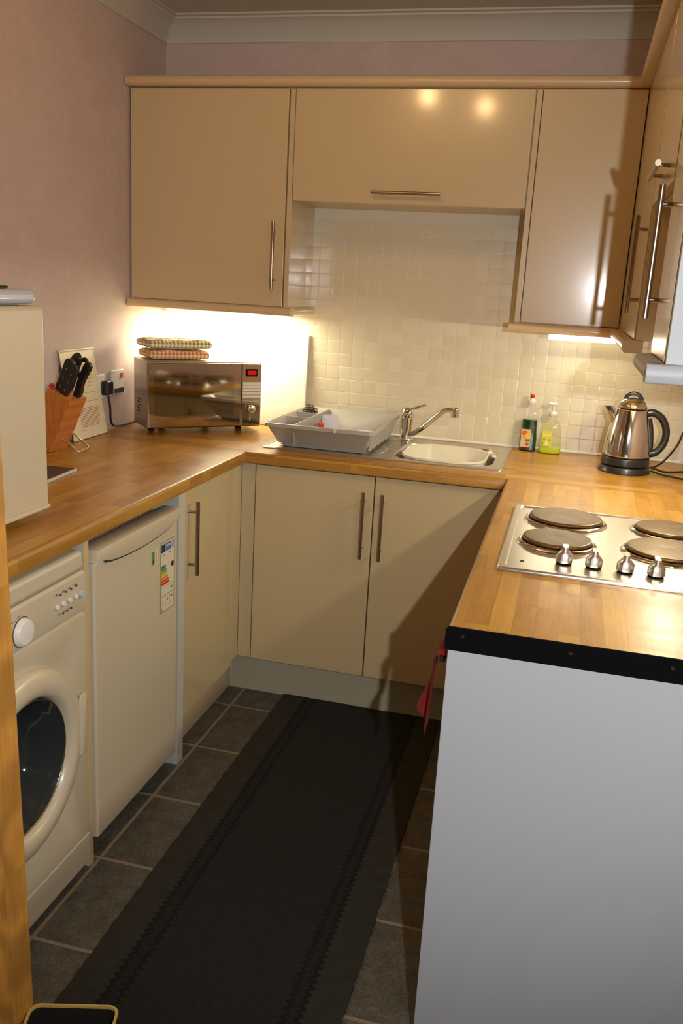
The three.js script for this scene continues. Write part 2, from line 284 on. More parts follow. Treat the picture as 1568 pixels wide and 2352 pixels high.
// wall cabinets
const WB = 1.388, WT = 2.118, WZ = 0.3045, LB = 1.757;
function carcassZ(x0, x1, y0, y1, zf) { const b = 0.018; return mg(bx(x0, y0, 0.0085, x0 + b, y1, zf), bx(x1 - b, y0, 0.0085, x1, y1, zf), bx(x0 + b, y0, 0.0085, x1 - b, y0 + b, zf), bx(x0 + b, y1 - b, 0.0085, x1 - b, y1, zf), bx(x0 + b, y0 + b, 0.0085, x1 - b, y1 - b, 0.014)); }
{
  const t = thing('wall_cabinet', 'cream gloss wall cabinet above the microwave', 'cabinet');
  mesh('carcass', carcassZ(0.006, 0.608, WB, WT, 0.285), M.creamDull, t);
  mesh('side_panel', bx(0.608, WB, 0.0085, 0.626, WT, 0.300, 0.001), M.cream, t);
  const d = mesh('door', doorBox(0.008, WB + 0.002, 0.2865, 0.604, WT, WZ), M.cream, t); addHandle(d, handleV, 0.5715, 1.566, 0.3325);
}
{
  const t = thing('wall_cabinet', 'wide cream flap-door wall cabinet above the tiled niche', 'cabinet');
  mesh('carcass', carcassZ(0.6275, 1.4345, LB, WT, 0.285), M.creamDull, t);
  const d = mesh('door', doorBox(0.629, LB - 0.002, 0.2865, 1.433, WT, WZ), M.cream, t); addHandle(d, handleH, 1.036, 1.789, 0.3325);
}
{
  const t = thing('wall_cabinet', 'cream gloss wall cabinet above the bottles with the bright glare', 'cabinet');
  mesh('side_panel', bx(1.436, WB, 0.0085, 1.454, WT, 0.300, 0.001), M.cream, t);
  mesh('carcass', carcassZ(1.4545, RX - 0.002, WB, WT, 0.285), M.creamDull, t);
  mesh('door', doorBox(1.457, WB + 0.002, 0.2865, 1.7775, WT, WZ), M.cream, t);
}
function carcassX(z0, z1, y0, y1, xf) { const b = 0.018, xb = RX - 0.002; return mg(bx(xf, y0, z0, xb, y1, z0 + b), bx(xf, y0, z1 - b, xb, y1, z1), bx(xf, y0, z0 + b, xb, y0 + b, z1 - b), bx(xf, y1 - b, z0 + b, xb, y1, z1 - b), bx(xb - 0.006, y0 + b, z0 + b, xb, y1 - b, z1 - b)); }
const RF = 1.78; // front plane of right-run doors
{
  const t = thing('wall_cabinet', 'cream wall cabinet in the right corner above the kettle', 'cabinet');
  mesh('carcass', carcassX(0.312, 1.128, WB, WT, RF + 0.02), M.creamDull, t);
  mesh('side_panel', bx(RF + 0.004, WB, 1.129, RX - 0.002, WT, 1.147, 0.001), M.cream, t);
  mesh('filler', bx(RF, WB, 0.306, RF + 0.018, WT, 0.5, 0.001), M.cream, t);
  const d = mesh('door', doorBox(RF, WB + 0.002, 0.504, RF + 0.018, WT, 1.126), M.cream, t); addHandle(d, handleV, 1.7555, 1.566, 1.085, -Math.PI / 2);
}
{
  const t = thing('wall_cabinet', 'cream flap-door wall cabinet bridging over the hob', 'cabinet');
  mesh('carcass', carcassX(1.149, 1.652, 1.70, WT, RF + 0.02), M.creamDull, t);
  const d = mesh('door', doorBox(RF, 1.698, 1.151, RF + 0.018, WT, 1.65), M.cream, t); addHandle(d, handleH, 1.7555, 1.737, 1.435, -Math.PI / 2);
}
{
  const t = thing('wall_cabinet', 'nearest wall cabinet at the right edge with white end panel', 'cabinet');
  mesh('carcass', carcassX(1.672, 1.93, WB, WT, RF + 0.02), M.creamDull, t);
  mesh('side_panel', bx(RF + 0.004, WB, 1.653, RX - 0.002, WT, 1.671, 0.001), M.cream, t);
  const ep = mesh('end_panel', bx(RF + 0.002, WB, 1.931, RX - 0.002, WT, 1.949, 0.001), M.panel, t); ep.userData.label = 'pale end panel facing the camera';
  const d = mesh('door', doorBox(RF, WB + 0.002, 1.674, RF + 0.018, WT, 1.929), M.cream, t); addHandle(d, handleV, 1.7595, 1.567, 1.692, -Math.PI / 2);
}
// round-nosed mouldings above and below the wall cabinets
const rail = (d, h) => { const p = [[0, 0]]; const r = h / 2; for (let k = 0; k <= 10; k++) { const a = -Math.PI / 2 + k / 10 * Math.PI; p.push([d - r * 0.8 + r * 0.8 * Math.cos(a), r + r * Math.sin(a)]); } p.push([0, h]); return p; };
function mitre(g, axis, t0, t1, outAxis, base, m0, m1) { return g; }
{
  const h = 0.03, y = WB - h, zf = 0.283, dx = 0.05;
  const a = single('pelmet_moulding', mg(sweep(rail(dx, h), 0.004, 0.645, (p, q, x) => [x, y + q, zf + p]), sweep(rail(0.045, h), 0.01, 0.283, (p, q, z) => [0.6 + p, y + q, z])), M.mould, 'round-nosed light rail under the wall cabinet above the microwave', 'moulding');
  const b = single('pelmet_moulding', mg(sweep(rail(dx, h), 1.42, RF + 0.0, (p, q, x) => [x, y + q, zf + p]), sweep(rail(0.045, h), 0.01, 0.283, (p, q, z) => [1.465 - p, y + q, z]), sweep(rail(dx, h), zf + 0.02, 1.155, (p, q, z) => [RF + 0.022 - p, y + q, z])), M.mould, 'round-nosed light rail running round the right corner above the kettle', 'moulding');
  const c = single('pelmet_moulding', mg(sweep(rail(dx, h), 1.655, 1.95, (p, q, z) => [RF + 0.022 - p, y + q, z]), sweep(rail(0.05, h), RF - 0.027, RX - 0.003, (p, q, x) => [x, y + q, 1.93 + p])), M.panel, 'pale round-nosed light rail under the nearest wall cabinet', 'moulding');
  const yt = WT + 0.004;
  single('cornice_moulding', mg(sweep(rail(0.07, 0.032), 0.004, RF, (p, q, x) => [x, yt + q, 0.27 + p]), sweep(rail(0.07, 0.032), 0.27, 1.96, (p, q, z) => [RF + 0.036 - p, yt + q, z]), bx(0.006, WT + 0.0005, 0.26, RF + 0.03, yt, 0.29), bx(RF + 0.01, WT + 0.0005, 0.29, RF + 0.04, yt, 1.95)), M.mould, 'round-nosed cornice rail along the tops of the wall cabinets', 'moulding');
}
// under-cabinet strip lamps: batten, glowing lens and an area light of the same size just below it
function stripLamp(x, y, z, len, alongX, power, label, tilt = 0) { // tilt turns the lens from straight down towards the room
  const t = thing('strip_lamp', label, 'lamp', [x, y, z], alongX ? 0 : Math.PI / 2, 'strip lamps under the wall cabinets');
  mesh('batten', bx(-len / 2, 0.008, -0.02, len / 2, WB - 0.001 - y, 0.02, 0.003), M.whitePl, t);
  const lg = bx(-len / 2 + 0.01, -0.004, -0.016, len / 2 - 0.01, 0.008, 0.016, 0.004); lg.rotateX(-tilt);
  mesh('lens', lg, std({ color: 0xffffff, emissive: WARM, emissiveIntensity: 3.0, roughness: 0.6 }), t);
  const L = new THREE.RectAreaLight(WARM, power, len - 0.02, 0.032); L.name = 'strip_lamp_light'; L.position.set(0, -0.006 * Math.cos(tilt), 0.006 * Math.sin(tilt)); L.rotation.x = -Math.PI / 2 - tilt; t.add(L);
}
stripLamp(0.31, 1.352, 0.10, 0.52, true, TUBE_A, 'glowing strip lamp under the wall cabinet above the microwave');
stripLamp(1.69, 1.340, 0.07, 0.30, true, TUBE_B, 'glowing strip lamp on the back wall above the kettle', 0.75);
stripLamp(1.98, 1.352, 0.78, 0.52, false, TUBE_C, 'strip lamp under the right corner cabinet', -0.85);
stripLamp(1.98, 1.352, 1.80, 0.22, false, TUBE_D, 'strip lamp under the nearest wall cabinet', -0.85);

// ---------------------------------------------------------------- ceiling spots and flash (both out of frame)
{
  const t = thing('ceiling_lamp', 'ceiling spotlight bar with two warm bulbs', 'lamp', [0, 0, 0]);
  const a = V(0.9, 2.3, 1.34), b = V(1.13, 2.3, 1.56), c = a.clone().lerp(b, 0.5);
  mesh('bar', mg(rod(V(a.x - 0.04, 2.375, a.z - 0.04), V(b.x + 0.04, 2.375, b.z + 0.04), 0.012), rod(V(c.x, 2.375, c.z), V(c.x, CH, c.z), 0.012), (() => { const g = cyl(0.05, 0.05, 0.02); g.translate(c.x, CH - 0.0105, c.z); return g; })()), M.steelBar, t);
  for (const p of [a, b]) {
    mesh('lamp_holder', mg(rod(V(p.x, 2.375, p.z), V(p.x, 2.335, p.z), 0.02)), M.steelBar, t);
    const g = new THREE.SphereGeometry(0.032, 24, 16); g.translate(p.x, p.y, p.z);
    mesh('bulb', g, std({ color: 0xffffff, emissive: BULB, emissiveIntensity: 12, roughness: 0.4 }), t);
    const L = new THREE.PointLight(BULB, CEIL_CD, 0, 2); L.name = 'ceiling_bulb_light'; L.position.copy(p); L.castShadow = true; L.shadow.radius = 1.5; t.add(L);
  }
}
{
  const t = thing('camera_flash', 'flash unit beside the camera lighting the room', 'flash');
  const d = flashTo.clone().sub(flashAt).normalize(), q = new THREE.Quaternion().setFromUnitVectors(V(0, 0, 1), d);
  t.position.copy(flashAt); t.quaternion.copy(q);
  mesh('flash_head', bx(-0.022, -0.035, -0.09, 0.022, 0.035, -0.002, 0.006), M.blackMatt, t);
  mesh('flash_lamp', bx(-0.018, -0.03, -0.003, 0.018, 0.03, 0.003, 0.002), std({ color: 0xffffff, emissive: FLASHC, emissiveIntensity: 6 }), t);
}

// ---------------------------------------------------------------- sink, tap, bowl, drainer
{
  const t = thing('sink', 'stainless steel single-bowl sink with drainer set in the worktop', 'sink');
  const outer = rrect(0.622, -0.522, 1.46, -0.034, 0.012), hole = rrect(1.076, -0.488, 1.42, -0.122, 0.085, 10);
  const p = extrudeXY(outer, 0.0022, 0.0012, [hole]); p.rotateX(-Math.PI / 2); p.translate(0, CT + 0.0006, 0);
  mesh('flange', p, M.steel, t);
  const cx = 1.248, cz = 0.305, y = CT + 0.003;
  mesh('bowl', loft([[0.172, 0.183, 0.085, y, cx, cz], [0.168, 0.179, 0.083, y - 0.006, cx, cz], [0.163, 0.174, 0.08, y - 0.03, cx, cz], [0.155, 0.166, 0.075, y - 0.125, cx, cz], [0.135, 0.146, 0.07, y - 0.15, cx, cz]], 8, false, true), M.steel, t);
  for (let i = 0; i < 12; i++) { const z = 0.125 + i * 0.03; mesh('drainer_rib', bx(0.66, CT + 0.002, z, 1.035, CT + 0.0058, z + 0.011, 0.0018, 2), M.steel, t); }
  const lip = mesh('raised_lip', mg(rod(V(0.63, CT + 0.0035, 0.515), V(1.452, CT + 0.0035, 0.515), 0.0022, 8), rod(V(0.63, CT + 0.0035, 0.042), V(1.452, CT + 0.0035, 0.042), 0.0022, 8), rod(V(0.629, CT + 0.0035, 0.042), V(0.629, CT + 0.0035, 0.515), 0.0022, 8), rod(V(1.453, CT + 0.0035, 0.042), V(1.453, CT + 0.0035, 0.515), 0.0022, 8)), M.steel, t);
}
{
  const t = thing('mixer_tap', 'chrome single-lever mixer tap with long swivel spout', 'tap', [1.057, CT + 0.0035, 0.088]);
  mesh('body', lathe([[0, 0], [0.027, 0], [0.027, 0.004], [0.0225, 0.008], [0.0225, 0.085], [0.0205, 0.088], [0, 0.088]], 40), M.chrome, t);
  mesh('lever_cap', lathe([[0, 0.0885], [0.0225, 0.0885], [0.0235, 0.1], [0.0225, 0.112], [0.017, 0.122], [0.008, 0.127], [0, 0.128]], 40), M.chrome, t);
  mesh('lever', mg(tube([[0.005, 0.118, 0.004], [0.03, 0.126, 0.006], [0.055, 0.136, 0.006], [0.068, 0.139, 0.005]], 0.0048, 24, 10)), M.chrome, t);
  mesh('spout', tube([[0.012, 0.024, 0.012], [0.04, 0.036, 0.03], [0.085, 0.075, 0.048], [0.13, 0.118, 0.06], [0.15, 0.134, 0.064], [0.17, 0.139, 0.066], [0.186, 0.138, 0.067]], 0.0095, 60, 16), M.chrome, t);
  const ae = lathe([[0, 0.112], [0.0105, 0.112], [0.012, 0.115], [0.012, 0.142], [0.009, 0.149], [0, 0.15]], 24); ae.translate(0.19, 0.0, 0.067); mesh('aerator', ae, M.chrome, t);
}
{
  const m = single('washing_up_bowl', (() => { const cx = 1.243, cz = 0.3, y = CT + 0.006; return loft([[0.115, 0.12, 0.07, y - 0.142, cx, cz], [0.13, 0.14, 0.08, y - 0.13, cx, cz], [0.143, 0.155, 0.095, y - 0.01, cx, cz], [0.149, 0.161, 0.1, y - 0.006, cx, cz], [0.149, 0.161, 0.1, y, cx, cz], [0.145, 0.157, 0.098, y + 0.001, cx, cz], [0.14, 0.152, 0.094, y - 0.004, cx, cz], [0.127, 0.137, 0.078, y - 0.125, cx, cz], [0.11, 0.118, 0.07, y - 0.136, cx, cz]], 10, true, true); })(), phy({ color: lin(0.76, 0.70, 0.55), roughness: 0.35, clearcoat: 0.3 }), 'cream oval washing-up bowl sitting in the sink', 'bowl');
}
{
  const grey = phy({ color: lin(0.40, 0.37, 0.32), roughness: 0.42, clearcoat: 0.2 });
  const t = thing('dish_drainer', 'grey plastic dish drainer tub on the sink drainer', 'dish rack', [0.83, CT + 0.0062, 0.305]);
  const H = 0.088;
  mesh('tub', loft([[0.166, 0.183, 0.02, 0.012], [0.186, 0.237, 0.014, H - 0.012], [0.193, 0.246, 0.014, H - 0.012], [0.193, 0.246, 0.014, H], [0.188, 0.241, 0.012, H + 0.001], [0.183, 0.235, 0.012, H - 0.003], [0.163, 0.18, 0.02, 0.016]], 6, true, true), grey, t);
  mesh('base_foot', loft([[0.15, 0.17, 0.02, 0.0], [0.158, 0.176, 0.02, 0.012]], 4), grey, t);
  // cutlery section
  mesh('divider', mg(bx(-0.092, 0.016, -0.232, -0.088, H - 0.001, 0.225), bx(-0.183, 0.016, 0.02, -0.092, H - 0.004, 0.024), bx(-0.183, 0.016, -0.1, -0.092, H - 0.003, -0.096)), grey, t);
  // moulded ribs on the right side
  for (let i = 0; i < 6; i++) { const z = -0.17 + i * 0.068; const g = bx(-0.002, 0.0, -0.018, 0.006, 0.07, 0.018, 0.003); g.rotateZ(-0.26); g.translate(0.167, 0.012, z); mesh('side_rib', g, grey, t); }
  const tabs = bx(0.058, 0.074, 0.2445, 0.064, 0.0885, 0.2475, 0.0012); mesh('clip', tabs, M.whitePl, t);
}
{ // scourer lying in the cutlery corner
  const R = rng(5), gs = []; for (let i = 0; i < 22; i++) { const g = new THREE.TorusGeometry(0.012 + R() * 0.008, 0.0016, 5, 18); g.rotateX(R() * 6.28); g.rotateY(R() * 6.28); g.translate((R() - 0.5) * 0.022, (R() - 0.5) * 0.012, (R() - 0.5) * 0.02); gs.push(g); }
  const g = mg(gs); g.translate(0.676, 1.0, 0.115); single('scourer', g, std({ color: lin(0.1, 0.075, 0.045), metalness: 0.6, roughness: 0.5 }), 'dark metal scourer in the back corner of the dish drainer', 'scourer');
}
{ const g = bx(-0.03, 0, -0.0012, 0.03, 0.068, 0.0012, 0.0006); g.rotateX(-0.45); g.rotateY(0.2); g.rotateZ(0.12); g.translate(0.786, 0.937, 0.21); single('card', g, std({ color: lin(0.62, 0.62, 0.70), roughness: 0.6 }), 'white card standing in the dish drainer', 'card'); }
{ const g = bx(-0.011, 0, -0.016, 0.011, 0.044, 0.016, 0.005); g.rotateY(0.3); g.translate(0.765, 0.9335, 0.275); single('sponge', g, std({ color: lin(0.62, 0.05, 0.02), roughness: 0.9 }), 'small red sponge beside the white card in the dish drainer', 'sponge'); }
{ const g = bx(-0.042, 0, -0.012, 0.042, 0.012, 0.012, 0.004); g.rotateY(-0.1); g.translate(0.925, 0.9335, 0.16); single('brush', g, phy({ color: lin(0.55, 0.6, 0.75), roughness: 0.4 }), 'pale plastic handle lying at the right of the dish drainer', 'brush'); }

// ---------------------------------------------------------------- bottles, kettle
{
  const clear = phy({ color: 0xffffff, transmission: 1, thickness: 0, roughness: 0.03, ior: 1.45 });
  const t = thing('dish_soap_bottle', 'clear bottle of green washing-up liquid with red cap', 'bottle', [1.516, CT, 0.048]);
  const prof = (s) => [[0.026, 0.018, 0.012, 0], [0.031, 0.021, 0.014, 0.006], [0.031, 0.021, 0.014, 0.05], [0.028, 0.019, 0.013, 0.09], [0.029, 0.02, 0.013, 0.13], [0.024, 0.018, 0.013, 0.152], [0.013, 0.012, 0.011, 0.17], [0.012, 0.012, 0.0119, 0.174]].map(([a, b, r, y]) => [a - s, b - s, r - s, y]);
  mesh('bottle', loft(prof(0), 6, true, true), clear, t);
  mesh('liquid', loft([[0.024, 0.016, 0.011, 0.0015], ...prof(0.0012).slice(1, 4), [0.0265, 0.0178, 0.012, 0.119]], 6), phy({ color: lin(0.004, 0.04, 0.004), roughness: 0.15, clearcoat: 0.4 }), t);
  const lab = canvas(128, 192, (x) => { x.fillStyle = '#d6b88a'; x.fillRect(0, 0, 128, 192); x.fillStyle = '#e0562e'; x.beginPath(); x.ellipse(48, 42, 40, 26, 0, 0, 7); x.fill(); x.fillStyle = '#e8c21e'; x.beginPath(); x.ellipse(90, 70, 34, 34, 0, 0, 7); x.fill(); x.fillStyle = '#e69a50'; x.fillRect(6, 78, 62, 26); x.fillStyle = '#2f7a34'; x.fillRect(62, 104, 56, 28); x.fillStyle = '#d84434'; x.beginPath(); x.ellipse(86, 158, 26, 20, 0, 0, 7); x.fill(); });
  const lg = new THREE.PlaneGeometry(0.036, 0.068, 6, 1); { const p = lg.attributes.position; for (let i = 0; i < p.count; i++) p.setZ(i, -Math.pow(Math.abs(p.getX(i)) / 0.018, 4) * 0.003); } lg.translate(-0.009, 0.05, 0.0225); mesh('label', lg, std({ map: lab, roughness: 0.5, side: THREE.DoubleSide }), t);
  const cap = mesh('cap', lathe([[0, 0.1742], [0.0135, 0.1742], [0.0135, 0.192], [0.008, 0.195], [0.0055, 0.2], [0, 0.2]], 24), M.whitePl, t);
  mesh('nozzle', lathe([[0, 0.1995], [0.0075, 0.1995], [0.0085, 0.207], [0.0065, 0.213], [0, 0.2135]], 20), phy({ color: lin(0.55, 0.03, 0.01), roughness: 0.35 }), cap);
}
{
  const clear = phy({ color: lin(0.97, 0.98, 0.9), transmission: 1, thickness: 0, roughness: 0.04, ior: 1.45 });
  const t = thing('hand_soap_bottle', 'clear pump bottle with a little lime green soap', 'bottle', [1.598, CT, 0.06]);
  mesh('bottle', loft([[0.036, 0.022, 0.018, 0], [0.041, 0.025, 0.02, 0.006], [0.04, 0.024, 0.02, 0.05], [0.034, 0.021, 0.018, 0.1], [0.026, 0.018, 0.016, 0.118], [0.011, 0.011, 0.0108, 0.132], [0.011, 0.011, 0.0108, 0.138]], 6), clear, t);
  mesh('soap', loft([[0.034, 0.02, 0.016, 0.0015], [0.0398, 0.0238, 0.019, 0.007], [0.0395, 0.0235, 0.019, 0.024]], 6), phy({ color: lin(0.52, 0.62, 0.03), roughness: 0.2 }), t);
  const lab = canvas(128, 128, (x) => { x.fillStyle = '#d2cc3a'; x.fillRect(0, 0, 128, 128); x.fillStyle = '#e2dc74'; x.fillRect(8, 26, 112, 14); x.fillStyle = '#8a8c10'; x.beginPath(); x.ellipse(28, 72, 13, 11, 0, 0, 7); x.fill(); x.fillStyle = '#a2b018'; x.beginPath(); x.ellipse(100, 76, 16, 14, 0, 0, 7); x.fill(); x.fillStyle = '#70740c'; x.beginPath(); x.ellipse(16, 106, 9, 12, 0, 0, 7); x.fill(); x.fillStyle = '#e8e4b0'; x.beginPath(); x.ellipse(64, 104, 18, 16, 0, 0, 7); x.fill(); });
  const lg = new THREE.PlaneGeometry(0.036, 0.056, 4, 1); lg.rotateX(-0.05); lg.translate(-0.013, 0.058, 0.0262); mesh('label', lg, std({ map: lab, roughness: 0.5, side: THREE.DoubleSide }), t);
  const p = mesh('pump', mg(lathe([[0, 0.1385], [0.0145, 0.1385], [0.014, 0.154], [0.006, 0.157], [0.0045, 0.159], [0.0045, 0.18], [0, 0.18]], 24), bx(-0.022, 0.18, -0.008, 0.012, 0.19, 0.008, 0.004)), M.whitePl, t);
}
{
  const t = thing('kettle', 'polished steel jug kettle with black handle on its power base', 'kettle', [1.857, CT, 0.275], 0.12);
  mesh('power_base', lathe([[0, 0], [0.086, 0], [0.087, 0.004], [0.08, 0.02], [0.077, 0.023], [0, 0.023]], 64), M.black, t);
  mesh('collar', lathe([[0, 0.0245], [0.079, 0.0245], [0.0815, 0.03], [0.08, 0.05], [0.077, 0.053], [0, 0.053]], 64), M.black, t);
  const body = mesh('body', lathe([[0, 0.0535], [0.077, 0.0535], [0.0775, 0.06], [0.0745, 0.1], [0.068, 0.145], [0.0595, 0.185], [0.053, 0.212], [0.05, 0.2185], [0, 0.2185]], 96), M.kettleSteel, t);
  const sp = loft([[0.014, 0.02, 0.01, 0.165, -0.05, 0], [0.02, 0.019, 0.01, 0.2, -0.06, 0], [0.028, 0.015, 0.01, 0.222, -0.066, 0]], 5); mesh('spout', sp, M.kettleSteel, t);
  const lid = mesh('lid', lathe([[0, 0.219], [0.05, 0.219], [0.049, 0.225], [0.043, 0.238], [0.033, 0.248], [0.015, 0.253], [0, 0.254]], 64), M.kettleSteel, t);
  mesh('lid_grip', tube([[-0.026, 0.246, 0], [-0.018, 0.262, 0], [0, 0.268, 0], [0.02, 0.261, 0], [0.03, 0.245, 0]], 0.0068, 40, 12), M.black, lid);
  const h = mesh('handle', mg(tube([[0.048, 0.203, 0], [0.075, 0.206, 0], [0.104, 0.188, 0], [0.122, 0.15, 0], [0.12, 0.108, 0], [0.1, 0.075, 0], [0.072, 0.063, 0]], 0.0125, 80, 16), (() => { const g = new THREE.SphereGeometry(0.0125, 16, 12); g.translate(0.072, 0.063, 0); return g; })()), M.black, t);
  mesh('gauge_strip', tube([[0.062, 0.185, 0], [0.07, 0.155, 0], [0.0755, 0.12, 0], [0.078, 0.09, 0], [0.076, 0.07, 0]], 0.009, 40, 12), M.black, t);
}
{
  single('kettle_cable', tube([[1.944, CT + 0.012, 0.29], [1.98, CT + 0.006, 0.31], [2.02, CT + 0.005, 0.33], [2.06, CT + 0.005, 0.36]], 0.0035, 60, 8), M.cable, 'black cable trailing from the front of the kettle base', 'cable');
  single('kettle_cable', tube([[1.944, CT + 0.02, 0.27], [1.965, CT + 0.014, 0.265], [1.99, CT + 0.006, 0.25], [2.02, CT + 0.005, 0.235], [2.06, CT + 0.005, 0.205]], 0.0035, 60, 8), M.cable, 'black cable lying behind the front one at the kettle base', 'cable');
  single('kettle_cable', tube([[1.935, CT + 0.012, 0.236], [1.965, CT + 0.012, 0.2], [2.0, CT + 0.03, 0.15], [2.04, CT + 0.075, 0.09], [2.06, CT + 0.12, 0.05]], 0.0035, 60, 8), M.cable, 'black cable rising up the tiles behind the kettle', 'cable');
}

// ---------------------------------------------------------------- hob
{
  const t = thing('hob', 'stainless steel electric hob with four solid plates', 'hob', [0, CT, 0]);
  const x0 = 1.535, x1 = 2.05, z0 = 0.995, z1 = 1.602;
  mesh('plate', mg(loft([[(x1 - x0) / 2, (z1 - z0) / 2, 0.012, 0.0006, (x0 + x1) / 2, (z0 + z1) / 2], [(x1 - x0) / 2, (z1 - z0) / 2, 0.012, 0.004, (x0 + x1) / 2, (z0 + z1) / 2], [(x1 - x0) / 2 - 0.004, (z1 - z0) / 2 - 0.004, 0.01, 0.009, (x0 + x1) / 2, (z0 + z1) / 2], [(x1 - x0) / 2 - 0.016, (z1 - z0) / 2 - 0.016, 0.01, 0.0092, (x0 + x1) / 2, (z0 + z1) / 2], [(x1 - x0) / 2 - 0.019, (z1 - z0) / 2 - 0.019, 0.008, 0.006, (x0 + x1) / 2, (z0 + z1) / 2]], 4)), M.hobSteel, t);
  const iron = tex(256, 256, (x, y) => { const dx = x - 128, dy = y - 128, r = Math.hypot(dx, dy); const n = noise.noise(x / 18, y / 18, 3) * 12 + noise.noise(x / 60, y / 60, 8) * 14; return [106 + n, 79 + n, 42 + n]; });
  const iM = std({ map: iron, roughness: 0.42, metalness: 0.6 });
  for (const [x, z, r] of [[1.672, 1.128, 0.092], [1.655, 1.352, 0.08], [1.925, 1.128, 0.08], [1.905, 1.335, 0.092]]) {
    const b = mesh('hot_plate', lathe([[0, 0.0215], [0.02, 0.0215], [0.024, 0.0225], [r - 0.006, 0.0225], [r - 0.001, 0.021], [r, 0.018], [r, 0.012], [0, 0.012]].map((p) => [p[0], p[1]]), 64), iM, t); uvMetres(b.geometry, 0, 2, 2.05 * r, 0.5, 0.5); b.position.set(x, 0, z);
    mesh('trim_ring', lathe([[r + 0.014, 0.006], [r + 0.013, 0.009], [r + 0.006, 0.0135], [r + 0.001, 0.0125], [r + 0.001, 0.006]], 64), M.chrome, b);
  }
  for (const [x, z] of [[1.674, 1.508], [1.737, 1.512], [1.802, 1.517], [1.865, 1.522]]) {
    const k = mesh('knob', loft([[0.0185, 0.0185, 0.0184, 0.0105], [0.0185, 0.0185, 0.0184, 0.024], [0.014, 0.0165, 0.0138, 0.03], [0.0068, 0.0165, 0.006, 0.036], [0.006, 0.016, 0.005, 0.046]], 8), M.steel, t); k.position.set(x, 0, z);
    mesh('knob_collar', lathe([[0, 0.0062], [0.0165, 0.0062], [0.0165, 0.0104], [0, 0.0104]], 32), M.blackMatt, k);
  }
  const s = cyl(0.004, 0.004, 0.0012, 16); s.translate(1.585, 0.0067, 1.53); mesh('marking', s, M.dark, t);
}

